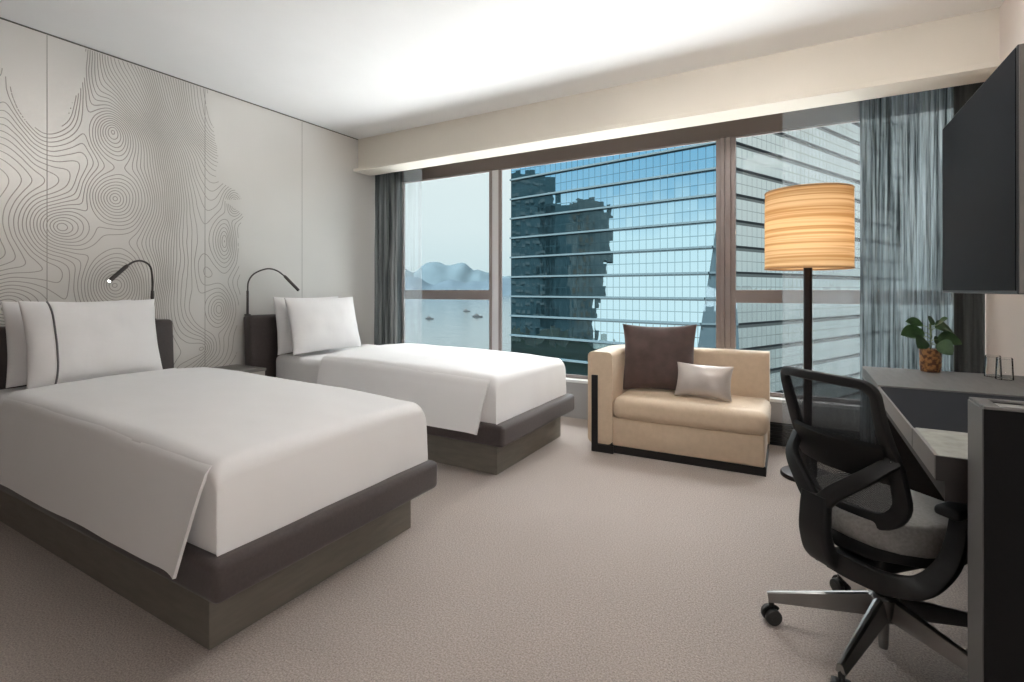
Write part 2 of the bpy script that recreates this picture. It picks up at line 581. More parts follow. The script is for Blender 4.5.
    for i in range(ny - 1):
        for j in range(nz - 1):
            if not okl[i][j]:
                continue
            c = (Fl[i][j], Fl[i + 1][j], Fl[i + 1][j + 1], Fl[i][j + 1])
            lo, hi = min(c), max(c)
            k0, k1 = math.ceil(lo), math.floor(hi)
            if k1 < k0:
                continue
            P = ((Yl[i], Zl[j]), (Yl[i + 1], Zl[j]), (Yl[i + 1], Zl[j + 1]), (Yl[i], Zl[j + 1]))
            for k in range(k0, min(k1, k0 + 2) + 1):
                pts = []
                for a in range(4):
                    fa, fb = c[a], c[(a + 1) % 4]
                    if (fa < k) != (fb < k):
                        t = (k - fa) / (fb - fa)
                        pa, pb = P[a], P[(a + 1) % 4]
                        pts.append((pa[0] + (pb[0] - pa[0]) * t, pa[1] + (pb[1] - pa[1]) * t))
                if len(pts) >= 2:
                    seg(pts[0], pts[1])
                if len(pts) == 4:
                    seg(pts[2], pts[3])
    me = bpy.data.meshes.new('wall_left')
    me.from_pydata(V, [], F)
    for m in (M_mural, M_mural_line, M_seam):
        me.materials.append(m)
    me.polygons.foreach_set('material_index', MI)
    o = bpy.data.objects.new('wall_left', me)
    COL.objects.link(o)
    return struct(o)


mural_wall()

# ---- windows: three openings, mullions between them
WY0, WY1 = 4.285, 4.305
def window(n, x0, x1, transom):
    w = .035
    f = B()
    for lo, hi in (((x0, WY0, .345), (x0 + w, WY1, 2.36)), ((x1 - w, WY0, .345), (x1, WY1, 2.36)),
                   ((x0 + w, WY0, .345), (x1 - w, WY1, .375)), ((x0 + w, WY0, 2.335), (x1 - w, WY1, 2.36))):
        box(f, lo, hi, .003, 2)
    fr = struct(obj('window_%d' % n, f, M_frame, smooth=False))
    g = B(); box(g, (x0 + w, 4.292, .375), (x1 - w, 4.298, 2.335))
    obj('pane', g, M_glass, fr, smooth=False)
    if transom:
        t = B(); box(t, (x0 + w, WY0 + .002, 1.05), (x1 - w, WY1 - .002, 1.15), .003, 2)
        obj('transom', t, M_frame, fr, smooth=False)
    return fr


window(1, -3.86, -2.675, True)
window(2, -2.60, -.545, False)
window(3, -.47, XR - .01, True)
b = B()
box(b, (-2.675, 4.290, .345), (-2.60, 4.300, 2.36))
struct(obj('trim_4', b, mat('mullion_silver', c3(.62, .61, .62), .4), smooth=False))
b = B()
box(b, (-.545, 4.27, .345), (-.515, 4.305, 2.36), .003, 2)
box(b, (-.508, 4.27, .345), (-.47, 4.305, 2.36), .003, 2)
box(b, (-.515, 4.285, .345), (-.508, 4.305, 2.36))
struct(obj('trim_5', b, M_frame, smooth=False))

# ------------------------------------------------------------------ curtains
def curtain(name, label, x0, x1, y0, m, amp, freq, z0=.015, z1=2.60, seed=0, nx=None, crinkle=.0, tail=None):
    nx = nx or int((x1 - x0) * 260)
    nz = 28
    bm = B()
    rows = []
    ph = [random.uniform(0, 6.28) for _ in range(5)]
    for i in range(nx + 1):
        t = i / nx
        x = x0 + (x1 - x0) * t
        col = []
        for j in range(nz + 1):
            z = z0 + (z1 - z0) * j / nz
            s = x * freq * 2 * PI + .5 * math.sin(x * 17 + ph[1]) + .25 * math.sin(z * 1.5 + ph[2])
            w = amp * (.65 + .35 * (1 - j / nz)) * (math.sin(s + ph[0]) + .35 * math.sin(2.3 * s + ph[3]))
            if crinkle:
                w += crinkle * mn.noise(Vector((x * 80, z * 2.2, seed))) + .5 * crinkle * mn.noise(Vector((x * 170, z * 5, seed + 3)))
            dx = .25 * amp * math.sin(2 * s + ph[4]) if 0 < i < nx else 0
            col.append(bm.verts.new((x + dx, y0 + w, z)))
        rows.append(col)
    for i in range(nx):
        for j in range(nz):
            bm.faces.new((rows[i][j], rows[i + 1][j], rows[i + 1][j + 1], rows[i][j + 1]))
    o = obj(name, bm, m)
    return tag(o, label, 'curtain')


curtain('curtain', 'dense dark grey curtain gathered at the left end of the window beside the mural wall', XL + .003, -3.545, 3.955, M_cur_dense, .024, 12, seed=1, crinkle=.008)
curtain('sheer_curtain', 'narrow pale sheer curtain edge beside the dense grey left curtain', -3.60, -3.365, 4.03, M_cur_sheer, .012, 6, seed=2)
curtain('sheer_curtain', 'wide pale see-through sheer curtain hanging behind the floor lamp', -.11, .40, 4.10, M_cur_sheer, .012, 5, seed=3)
curtain('crinkled_curtain', 'crinkled streaky blue-grey curtain right of the floor lamp, behind the plant', .345, .83, 4.03, M_cur_crink, .022, 15, seed=4, crinkle=.022)
curtain('blackout_curtain', 'plain dark blackout curtain in the corner by the right wall', .80, XR - .002, 3.955, M_cur_dark, .014, 12, seed=5)

# ------------------------------------------------------------------ beds
def bed(y0, ys0, ys1, yh0, yh1, label, fold_x, xf, xd, dlab, pl0=.06):
    """y0: shift along the window axis of bed 1; slab ys0..ys1, headboard yh0..yh1"""
    r = thing('bed', label, 'bed', ((XL + -1.5) / 2, (ys0 + ys1) / 2, 0))
    c = B(); box(c, (-3.70, ys0 + pl0, 0), (-1.635, ys1 - .05, .215), .003, 2); obj('plinth', c, M_plinth, r, smooth=False)
    c = B(); box(c, (-3.76, ys0, .205), (xf, ys1, .335), .028, 5); obj('platform', c, M_upholst, r)
    c = B(); box(c, (-3.74, ys0 + .045, .325), (xd - .03, ys1 - .045, .622), .05, 5)
    for v in c.verts:
        if v.co.z > .45:
            v.co.z -= .052 * (v.co.x + 3.74) / 2.16
    obj('mattress', c, M_linen, r)
    c = B()
    box(c, (-.05, yh0, .05), (.055, yh1, .945), .025, 4)
    for v in c.verts:
        v.co.x += -3.875 + (.945 - v.co.z) * .06
        v.co.x = max(v.co.x, XL + .004)
    obj('headboard', c, M_headbd, r)
    # --- duvet: soft top, foot tuck and two hanging side flaps, one mesh
    d = B()
    xa, xb = fold_x, xd
    ya, yb = ys0 + .035, ys1 - .035
    nx, ny = 44, 30
    ztop = .648
    t = bmesh.new()
    grid = {}
    # shell profile across y (from near tuck up over the top to far tuck)
    prof = []
    rad = .055
    prof += [(ya, .338), (ya - .004, .42), (ya - .002, .50)]
    for k in range(7):
        a = PI - k * (PI / 2) / 6
        prof.append((ya + rad + rad * math.cos(a), ztop - rad + rad * math.sin(a)))
    for k in range(1, ny):
        y = ya + rad + (yb - ya - 2 * rad) * k / ny
        prof.append((y, ztop))
    for k in range(7):
        a = PI / 2 - k * (PI / 2) / 6
        prof.append((yb - rad + rad * math.cos(a), ztop - rad + rad * math.sin(a)))
    prof += [(yb + .002, .50), (yb + .004, .42), (yb, .338)]
    # stations along x, rounded over at the foot
    st = []
    for i in range(nx + 1):
        st.append((xa + (xb - .055 - xa) * i / nx, 0.0, 0))
    for k in range(1, 7):
        a = k * (PI / 2) / 6
        st.append((xb - .055 + .055 * math.sin(a), .055 * (1 - math.cos(a)), k))
    for z in (.50, .42, .338):
        st.append((xb + (.004 if z < .45 else .002), ztop - z, 9))
    yc, half = (ya + yb) / 2, (yb - ya) / 2
    for i, (x, drop, kk) in enumerate(st):
        shrink = 0.0
        for j, (y, z) in enumerate(prof):
            q = (y - yc) / half
            ft = max(0.0, min(1.0, (x - (xb - .5)) / .5))
            dome = .026 * max(0.0, 1 - q * q) ** .7 * (1 - .6 * ft * ft) - .036 * max(0.0, min(1.0, (x - xa) / (xb - xa))) ** 2
            zz = z - drop * max(0.0, (z - .338) / (ztop - .338)) if drop else z
            yy = y
            if drop:
                # round the vertical corner
                cr = .05
                over = max(0, abs(y - yc) - (half - cr)) / cr
                pass
            zz += dome * (1 if z > .5 else 0)
            n = .006 * mn.noise(Vector((x * 2.6, y * 3.2 + y0, 1.7))) + .0025 * mn.noise(Vector((x * 8, y * 8 + y0, 4.1)))
            if z >= ztop - .03 and drop < .03:
                zz += n
            grid[i, j] = d.verts.new((x + (n * .8 if drop > .04 else 0), yy + (n * .6 if z < .56 else 0), zz))
    for i in range(len(st) - 1):
        for j in range(len(prof) - 1):
            d.faces.new((grid[i, j], grid[i + 1, j], grid[i + 1, j + 1], grid[i, j + 1]))
    # corner closing panel at the foot is formed by the same grid (all columns meet at the tuck line)
    # turned edge at the head end
    for j in range(len(prof) - 1):
        a, bq = grid[0, j], grid[0, j + 1]
        va = d.verts.new(a.co + Vector((-.004, 0, -.022 if prof[j][1] > .5 else 0)))
        vb = d.verts.new(bq.co + Vector((-.004, 0, -.022 if prof[j + 1][1] > .5 else 0)))
        d.faces.new((a, bq, vb, va))
    # side flaps
    for sgn, ye in ((-1, ya), (1, yb)):
        rows = []
        nf, ns = 60, 14
        for i in range(nf + 1):
            u = i / nf
            col = []
            for k in range(ns + 1):
                s = k / ns
                zt = ztop + .001
                if s < .28:
                    a = s / .28 * PI / 2
                    off = .058 * math.sin(a) - .052
                    z = zt - .036 * u * u - .056 * (1 - math.cos(a)) - .003 * (1 - s / .28)
                else:
                    q = (s - .28) / .72
                    off = .006 + .060 * q ** .8
                    zs = zt - .036 * u * u - .056
                    z = zs - (zs - .279) * q
                xe = xb - .046 - .042 * s ** 1.2
                x = xa + .004 + (xe - xa - .004) * u
                wv = .003 * math.sin(x * 9 + y0 * 3) * s + .003 * mn.noise(Vector((x * 4, y0 * 5 + sgn, s)))  * s
                fl = .018 * (max(0, u - .93) / .07) ** 2 * s
                col.append(d.verts.new((x, ye + sgn * (off + wv + fl), z + .002 * mn.noise(Vector((x * 3, y0 + sgn * 4, 0))) * s)))
            rows.append(col)
        back = [[d.verts.new(v.co + Vector((0, -sgn * .010, -.002))) for v in col] for col in rows]
        for i in range(nf):
            for k in range(ns):
                d.faces.new((rows[i][k], rows[i + 1][k], rows[i + 1][k + 1], rows[i][k + 1]))
                d.faces.new((back[i][k], back[i][k + 1], back[i + 1][k + 1], back[i + 1][k]))
            d.faces.new((rows[i][ns], rows[i + 1][ns], back[i + 1][ns], back[i][ns]))
        for k in range(ns):
            d.faces.new((rows[nf][k], back[nf][k], back[nf][k + 1], rows[nf][k + 1]))
            d.faces.new((rows[0][k + 1], back[0][k + 1], back[0][k], rows[0][k]))
    o = obj('duvet', d, M_linen, smooth=True, angle=60)
    tag(o, dlab, 'duvet')
    return r


bed(0.0, .86, 1.93, .78, 1.905, 'nearer twin bed with a brown platform and dark headboard, in the left foreground', -3.32, -1.50, -1.552,
    'smooth white duvet spread over the nearer bed, its side hanging low')
bed(1.75, 2.575, 3.69, 2.47, 3.44, 'farther twin bed with a brown platform, between the nightstand and the window', -3.16, -1.53, -1.60,
    'smooth white duvet on the farther bed near the window', pl0=.10)

# pillows: standing against the headboards
def pillow(name, label, cx, cy, cz, W, H, T, lean, twist=0.0, seed=0, roll=0.0, flange=None, mats=M_pillow, parent=None, cat='pillow', pinch=.05, wr=.008):
    # local X (width) -> world -Y... the face points to +X
    R = Matrix.Translation((cx, cy, cz)) @ Matrix.Rotation(twist, 4, 'Z') @ Matrix.Rotation(PI / 2, 4, 'Z') @ Matrix.Rotation(lean, 4, 'X') @ Matrix.Rotation(roll, 4, 'Y')
    bm = B()
    cushion(bm, W, H, T, pinch=pinch, wr=wr, seed=seed, M=R)
    o = obj(name, bm, mats)
    tag(o, label, cat)
    if flange:
        s = B()
        pts = []
        for k in range(25):
            v = math.sin((k / 24 - .5) * PI) * .985
            u = flange
            x = u * W / 2 * (1 - pinch * (1 - v * v) * abs(u))
            z = v * H / 2 * (1 - pinch * (1 - u * u) * abs(v))
            th = max(0.0, (1 - abs(u) ** 2.6) * (1 - abs(v) ** 2.6)) ** .55 * T / 2 + .004
            w = wr * mn.noise(Vector((x * 9 + seed, z * 9, seed))) * (1 - (abs(u) * abs(v)) ** 4)
            pts.append(R @ Vector((x, -th + w - .001, z)))
        sweep(s, pts, rrect(.0045, .0025, .002, 1), up=(R.to_3x3() @ Vector((0, -1, 0))))
        tag(obj('piping', s, M_stripe, o), 'grey piping stripe')
    return o


pillow('pillow', 'white pillow hidden mostly behind the piped pillow on the nearer bed', -3.65, 1.285, .862, .60, .46, .13, -.15, seed=1)
pillow('pillow', 'white pillow with a grey piping stripe standing front on the nearer bed', -3.47, 1.325, .864, .635, .47, .17, -.24, seed=5, flange=-.66)
pillow('pillow', 'white pillow behind the front pillow on the farther bed', -3.67, 2.92, .860, .66, .47, .12, -.13, seed=9)
pillow('pillow', 'plump white front pillow standing on the farther bed', -3.49, 2.93, .864, .70, .46, .17, -.24, seed=14)

# nightstand
r = thing('nightstand', 'low greige nightstand between the two beds against the mural wall', 'nightstand', (-3.76, 2.21, 0))
c = B(); box(c, (XL + .005, 1.96, .08), (-3.575, 2.435, .530), .004, 2); obj('cabinet', c, M_night, r, smooth=False)
c = B(); box(c, (XL + .005, 1.955, .530), (-3.565, 2.44, .552), .004, 2); obj('top', c, M_night_top, r, smooth=False)
c = B(); box(c, (XL + .03, 1.98, 0), (-3.60, 2.42, .08)); obj('plinth', c, M_desk_dark, r, smooth=False)
c = B(); box(c, (-3.577, 2.00, .12), (-3.566, 2.42, .33), .003, 2); dr = obj('drawer', c, M_night, r, smooth=False)
c = B(); sweep(c, [(-3.556, 2.15, .27), (-3.556, 2.29, .27)], circ(.005)); obj('handle', c, M_gunmetal, dr)
c = B()
box(c, (-3.576, 2.155, .425), (-3.570, 2.275, .500), .002, 2)
so = obj('socket_plate', c, M_paper, r, smooth=False)
for yy in (2.185, 2.245):
    c = B(); box(c, (-3.571, yy - .014, .447), (-3.5675, yy + .014, .478), .001, 1); obj('socket', c, M_note, so, smooth=False)
r = thing('notepad', 'small black notepad lying on the nightstand', 'notepad', (-3.80, 2.06, .552))
c = B(); box(c, (-3.87, 2.0, .5525), (-3.74, 2.13, .562), .002, 2); obj('cover', c, M_note, r, smooth=False)
c = B(); box(c, (-3.865, 1.99, .562), (-3.765, 2.05, .5665), .001, 1); obj('sheet', c, M_paper, r, smooth=False)

# reading lamps
def reading_lamp(label, base, arc, head, lit):
    r = thing('reading_lamp', label, 'lamp', base)
    c = B()
    lathe_closed(c, [(.024, 0), (.024, .008), (.012, .012), (.0095, .014), (.0095, .20)], c=base, n=16)
    obj('stem', c, M_gunmetal, r)
    pts = smooth_path(arc, 40)
    c = B(); sweep(c, pts, circ(.0062, 10)); obj('gooseneck', c, M_gunmetal, r)
    c = B()
    h0, h1 = Vector(head[0]), Vector(head[1])
    dirv = (h1 - h0).normalized()
    sweep(c, [h0 - dirv * .01, h0, h0 + dirv * .01, h1 - dirv * .004, h1],
          lambda i, t: circ((.006, .011, .0125, .0125, .0115)[i], 14))
    hd = obj('head', c, M_gunmetal, r)
    c = B()
    sweep(c, [h1 - dirv * .001, h1 + dirv * .0035], circ(.009, 14))
    obj('led', c, M_led if lit else M_paper, hd)


b1 = (-3.865, 1.79, .945)
reading_lamp('gooseneck reading lamp with lit tip rising beside the nearer bed pillow', b1,
             [(-3.865, 1.79, 1.13), (-3.86, 1.788, 1.22), (-3.83, 1.76, 1.31), (-3.80, 1.70, 1.342), (-3.77, 1.64, 1.335), (-3.75, 1.59, 1.305)],
             ((-3.75, 1.59, 1.305), (-3.70, 1.475, 1.205)), True)
b2 = (-3.875, 2.485, .945)
reading_lamp('gooseneck reading lamp arching over the farther bed headboard', b2,
             [(-3.875, 2.485, 1.13), (-3.87, 2.49, 1.22), (-3.85, 2.53, 1.285), (-3.82, 2.62, 1.325), (-3.79, 2.69, 1.31), (-3.76, 2.74, 1.265)],
             ((-3.76, 2.74, 1.265), (-3.70, 2.83, 1.145)), False)

# ------------------------------------------------------------------ sofa
sofa = thing('chaise_sofa', 'tan leather one-armed sofa with black trim standing before the window', 'sofa', (-1.325, 3.425, 0), math.radians(1.2))
Wd, Dp = 1.15, .66
c = B()
# arm and back: one upholstered wall that turns the corner
path = [(.09, .0, 0), (.09, .20, 0), (.09, .42, 0)]
for k in range(1, 9):
    a = PI - k * (PI / 2) / 8
    path.append((.09 + .17 + .17 * math.cos(a), .42 + .17 * math.sin(a), 0))
path += [(.55, .59, 0), (.8, .59, 0), (Wd, .59, 0)]
zc, zh = .385, .325
sec = [(a, b_ + zc) for a, b_ in rrect(.088, zh, .035, 4)]
def seclerp(i, t):
    w = .090 if i < 3 else .090 - .022 * min(1, (i - 2) / 8)
    return [(a, b_ + zc) for a, b_ in rrect(w, zh, .034, 4)]
sweep(c, path, seclerp)
obj('arm_and_back', c, M_sofa, sofa)
c = B(); box(c, (.175, .012, .055), (Wd - .012, .53, .255), .012, 3); obj('body', c, M_sofa, sofa)
c = B()
box(c, (.175, -.012, .245), (Wd + .012, .52, .398), .055, 6, sub=3)
for v in c.verts:
    qx = (v.co.x - .61) / .45; qy = (v.co.y - .26) / .28
    if v.co.z > .34:
        v.co.z += .016 * max(0, 1 - qx * qx) * max(0, 1 - qy * qy)
    v.co.z += .004 * mn.noise(v.co * 7)
obj('seat_cushion', c, M_sofa, sofa)
c = B()
box(c, (.03, .02, 0), (Wd - .005, .60, .06), .003, 2)
obj('plinth', c, M_blackmetal, sofa, smooth=False)
c = B()
box(c, (.03, -.012, 0), (.075, .004, .545), .003, 2)
box(c, (.03, -.010, 0), (.19, .004, .055), .003, 2)
tag(obj('metal_trim', c, M_blackmetal, sofa, smooth=False), 'black metal strip on arm front')

def loose_cushion(name, label, loc, W, H, T, tilt, yaw, roll, m, seed, pinch):
    R = Matrix.Translation(loc) @ Matrix.Rotation(yaw, 4, 'Z') @ Matrix.Rotation(tilt, 4, 'X') @ Matrix.Rotation(roll, 4, 'Y')
    bm = B()
    cushion(bm, W, H, T, pinch=pinch, wr=.010, seed=seed, M=R, ex=2.2)
    return tag(obj(name, bm, m), label, 'cushion')


loose_cushion('cushion', 'square dark brown velvet cushion leaning in the corner of the tan sofa', (-.91, 3.785, .65), .54, .50, .17, -.22, .10, -.02, M_brown_vel, 21, .09)
loose_cushion('lumbar_cushion', 'small silver satin lumbar cushion on the tan sofa', (-.575, 3.665, .525), .37, .235, .12, -.38, .04, .03, M_satin, 33, .08)

# ------------------------------------------------------------------ floor lamp
LX, LY = .042, 3.60
r = thing('floor_lamp', 'lit floor lamp with a banded amber drum shade on a dark pole', 'lamp', (LX, LY, 0))
c = B(); lathe_closed(c, [(.15, 0), (.15, .018), (.145, .024), (.02, .03)], c=(LX, LY, 0), n=40); obj('base', c, M_pole, r)
c = B(); lathe_closed(c, [(.024, .025), (.024, 1.36), (.018, 1.362), (.018, 1.38)], c=(LX, LY, 0), n=20); obj('pole', c, M_pole, r)
c = B()
n = 72
lathe(c, [(.238, 1.280), (.238, 1.42), (.238, 1.54), (.238, 1.66), (.236, 1.757)], c=(LX, LY, 0), n=n)
sh = obj('shade', c, M_shade, r)
M_rim = mat('shade_rim_amber', c3(.45, .25, .11), .7)
for rr, z in ((.2385, 1.282), (.2365, 1.755)):
    c = B()
    sweep(c, [(LX + rr * math.cos(2 * PI * k / 64), LY + rr * math.sin(2 * PI * k / 64), z) for k in range(64)], rrect(.0025, .005, .002, 1), closed=True)
    obj('shade_rim', c, M_rim, sh)
c = B()
for k in range(3):
    a = 2 * PI * k / 3 + .4
    sweep(c, [(LX, LY, 1.37), (LX + .236 * math.cos(a), LY + .236 * math.sin(a), 1.37)], circ(.003, 6))
obj('spider', c, M_pole, sh)
M_bulb = bpy.data.materials.new('bulb_glow')
M_bulb.use_nodes = True
_p = M_bulb.node_tree.nodes['Principled BSDF']
_p.inputs['Emission Color'].default_value = (1, .70, .38, 1)
_p.inputs['Emission Strength'].default_value = 10
c = B(); lathe_closed(c, [(.012, 1.38), (.014, 1.41), (.035, 1.47), (.042, 1.51), (.034, 1.55), (.010, 1.575)], c=(LX, LY, 0), n=20)
obj('bulb', c, M_bulb, r)

# ------------------------------------------------------------------ desk
desk = thing('desk', 'long grey desk along the right wall with a dark inset panel', 'desk', (.62, 2.4, 0))
DX0, DX1 = .285, XR - .003
c = B(); box(c, (DX0, 2.608, .70), (DX1, 3.22, .75), .002, 2); obj('top', c, M_desk, desk, smooth=False)
c = B(); box(c, (DX0 + .006, 1.865, .70), (DX1, 2.606, .745), .002, 2); tag(obj('inset_panel', c, M_desk_inset, desk, smooth=False), 'dark leather inset panel')
c = B(); box(c, (DX0 + .006, 1.575, .70), (DX1, 1.862, .75), .003, 2); tag(obj('writing_slab', c, M_desk_pale, desk, smooth=False), 'pale mottled writing slab')
c = B(); box(c, (DX0, 1.866, .69), (DX0 + .008, 3.215, .744)); obj('edge_strip', c, M_desk_fascia, desk, smooth=False)
c = B(); box(c, (DX0, 1.58, .69), (DX0 + .008, 1.860, .748)); obj('edge_strip', c, M_desk_fascia, desk, smooth=False)
c = B(); box(c, (DX0 + .001, 1.570, .69), (DX1, 1.576, .749)); obj('edge_strip', c, M_desk_dark, desk, smooth=False)  # dark colour paints the shade on the slab's near face
c = B(); box(c, (DX0 + .02, 1.583, .64), (DX1, 3.20, .698)); obj('apron', c, M_desk_dark, desk, smooth=False)
c = B(); box(c, (DX1 - .03, 1.60, .0), (DX1, 3.20, .64)); obj('back_panel', c, M_desk_dark, desk, smooth=False)
c = B(); box(c, (DX0 + .05, 3.14, 0), (DX1 - .03, 3.19, .64), .002, 2); obj('side_panel', c, M_desk_dark, desk, smooth=False)

# dark upright cabinet at the near end of the desk
cab = thing('cabinet', 'tall dark narrow cabinet with a steel-lined slot on top at the right edge', 'cabinet', (.65, 1.505, 0))
c = B()
x0, x1, y0, y1, zt = .345, XR - .003, 1.45, 1.565, .893
box(c, (x0, y0, 0), (x1, y0 + .012, zt), .001, 1)
box(c, (x0 + .004, y1 - .012, 0), (x1, y1, zt), .001, 1)
box(c, (x1 - .02, y0 + .012, 0), (x1, y1 - .012, zt))
box(c, (x0 + .02, y0 + .012, .80), (x1 - .02, y1 - .012, .82))
obj('body', c, M_cab, cab, smooth=False)
c = B(); box(c, (x0 - .002, y0 + .004, 0), (x0 + .018, y1, zt), .001, 1); obj('edge_panel', c, M_cab_edge, cab, smooth=False)
c = B()
for lo, hi in (((x0, y0, zt), (x1, y0 + .016, zt + .006)), ((x0, y1 - .016, zt), (x1, y1, zt + .006)),
               ((x0, y0 + .016, zt), (x0 + .03, y1 - .016, zt + .006)), ((x1 - .03, y0 + .016, zt), (x1, y1 - .016, zt + .006))):
    box(c, lo, hi, .001, 1)
rim = obj('slot_rim', c, M_cab_edge, cab, smooth=False)
c = B()
box(c, (x0 + .022, y0 + .014, .862), (x1 - .022, y1 - .014, .866))
box(c, (x0 + .020, y0 + .0125, .822), (x0 + .024, y1 - .0125, zt - .002))
box(c, (x0 + .024, y1 - .018, .826), (x1 - .022, y1 - .0125, zt - .002))
tag(obj('slot_lining', c, M_steel, cab, smooth=False), 'brushed steel slot lining')

# ------------------------------------------------------------------ television
tv = thing('television', 'big black television mounted on the right wall above the desk', 'television', (.6, 2.68, 1.136))
TY0, TY1, TZ0, TZ1, TX = 2.20, 3.17, 1.136, 1.935, .60
c = B(); box(c, (TX + .003, TY0, TZ0), (TX + .05, TY1, TZ1), .004, 2); obj('housing', c, M_tv_body, tv, smooth=False)
c = B(); box(c, (TX, TY0 + .008, TZ0 + .012), (TX + .004, TY1 - .008, TZ1 - .008)); obj('screen', c, M_tv, tv, smooth=False)
c = B(); box(c, (TX + .006, TY0 - .004, TZ0 + .002), (TX + .046, TY0 + .001, TZ1 - .002), .002, 2); obj('side_trim', c, M_tv_side, tv, smooth=False)
c = B(); box(c, (TX + .05, TY0 + .18, TZ0 + .12), (TX + .09, TY1 - .18, TZ1 - .2), .015, 3); obj('rear_cover', c, M_tv_body, tv)
c = B()
box(c, (TX + .09, 2.60, 1.45), (XR - .02, 2.66, 1.52), .004, 2)
box(c, (TX + .09, 2.72, 1.45), (XR - .02, 2.78, 1.52), .004, 2)
box(c, (XR - .024, 2.55, 1.35), (XR - .001, 2.83, 1.65), .004, 2)
obj('wall_bracket', c, M_blackmetal, tv, smooth=False)

# ------------------------------------------------------------------ fill lamps added out of view: at the ceiling and behind the camera
M_diff = bpy.data.materials.new('fill_lamp_diffuser')
M_diff.use_nodes = True
_p = M_diff.node_tree.nodes['Principled BSDF']
_p.inputs['Emission Color'].default_value = (1, .965, .93, 1)
_p.inputs['Emission Strength'].default_value = 26
def emit(name, col, st):
    m = bpy.data.materials.new(name)
    m.use_nodes = True
    p = m.node_tree.nodes['Principled BSDF']
    p.inputs['Base Color'].default_value = (.8, .78, .75, 1)
    p.inputs['Emission Color'].default_value = (*col, 1)
    p.inputs['Emission Strength'].default_value = st
    return m


CEIL_FILL, REAR_FILL = 27.0, 10.0
CLX, CLY = -.32, 2.15
r = thing('ceiling_fill_light', 'added unseen fill lamp, a white drum close under the ceiling over the middle of the room', 'lamp', (CLX, CLY, ZC))
c = B(); lathe_closed(c, [(.06, -.001), (.06, -.022), (.05, -.026)], c=(CLX, CLY, ZC), n=32); obj('canopy', c, M_paper, r)
c = B(); sweep(c, [(CLX, CLY, ZC - .02), (CLX, CLY, ZC - .07)], circ(.004, 8)); obj('cord', c, M_black, r)
c = B(); lathe(c, [(.24, ZC - .20), (.25, ZC - .20), (.25, ZC - .05), (.24, ZC - .05)], c=(CLX, CLY, 0), n=48)
obj('shade', c, emit('ceiling_fill_shade', (1, .985, .965), CEIL_FILL), r)
c = B(); lathe_closed(c, [(.24, ZC - .195), (.24, ZC - .19)], c=(CLX, CLY, 0), n=48)
obj('diffuser', c, emit('ceiling_fill_diffuser', (1, .985, .965), CEIL_FILL * .25), r)
RX, RY = .68, -.40  # unseen lamp added behind the camera to fill the room
r = thing('floor_lamp', 'added fill lamp with a white drum shade, standing unseen behind the viewer', 'lamp', (RX, RY, 0))
c = B(); lathe_closed(c, [(.15, 0), (.15, .018), (.145, .024), (.02, .03)], c=(RX, RY, 0), n=40); obj('base', c, M_pole, r)
c = B(); lathe_closed(c, [(.016, .025), (.016, 1.36)], c=(RX, RY, 0), n=16); obj('pole', c, M_pole, r)
c = B(); lathe(c, [(.235, 1.30), (.24, 1.30), (.24, 1.74), (.235, 1.74)], c=(RX, RY, 0), n=48)
obj('shade', c, emit('rear_fill_shade', (1, .985, .965), REAR_FILL), r)

# ------------------------------------------------------------------ plant on the desk
PX, PY, PZ = .555, 3.165, .75
pl = thing('potted_plant', 'small leafy plant in an amber patterned pot on the far desk end', 'plant', (PX, PY, PZ))
c = B()
lathe_closed(c, [(.034, 0), (.040, .003), (.043, .03), (.044, .09), (.045, .112), (.040, .112), (.039, .10)], c=(PX, PY, PZ), n=28)
obj('pot', c, M_pot, pl)
c = B(); lathe_closed(c, [(.0395, .094), (.0395, .100), (.01, .104)], c=(PX, PY, PZ), n=24); obj('soil', c, M_soil, pl)
def leaf(bm, base, az, elev, ln, wd, droop, stemlen):
    d = Vector((math.cos(az), math.sin(az), 0))
    sd = Vector((-math.sin(az), math.cos(az), 0))
    vf = Vector((-math.sin(YAW), math.cos(YAW), 0))
    if sd.dot(vf) < 0:
        sd = -sd
    sd = (sd * .62 + Vector((0, 0, .78))).normalized()
    p = Vector(base)
    n = 10
    prev = None
    ang = elev
    step = ln / n
    for i in range(n + 1):
        t = i / n
        w = wd * (math.sin(PI * min(1, t * .98 + .02)) ** .75) * (1 - .25 * t)
        up = Vector((0, 0, 1)) * math.cos(ang) - d * math.sin(ang)
        row = [bm.verts.new(p + sd * w * k + up * (.22 * w * (abs(k)))) for k in (-1, -.5, 0, .5, 1)]
        if prev:
            for a in range(4):
                bm.faces.new((prev[a], prev[a + 1], row[a + 1], row[a]))
        prev = row
        p = p + (d * math.cos(ang) + Vector((0, 0, 1)) * math.sin(ang)) * step
        ang -= droop / n
cr = Vector((math.cos(YAW), math.sin(YAW), 0))   # rough picture right, only used to choose which way leaves lean
azr = math.atan2(cr.y, cr.x)
leaves = [(azr + PI - .1, .10, .155, .105, .034, .5), (azr + .15, .15, .19, .11, .034, .9), (azr + PI + .5, .05, .085, .10, .033, .7),
          (azr - .4, .2, .10, .095, .036, .8), (azr - 1.4, -.1, .06, .085, .036, .7), (azr + PI - .5, .5, .21, .07, .024, .6),
          (azr + .8, .8, .215, .06, .020, .5), (azr + 1.9, .3, .12, .09, .032, .7), (azr - 1.0, .9, .22, .05, .018, .5), (azr + .2, -.1, .07, .08, .036, .5)]
sbm = B()
sweep(sbm, [(PX, PY, PZ + .10), (PX + .003, PY, PZ + .17), (PX - .002, PY + .003, PZ + .235)], circ(.004, 8))
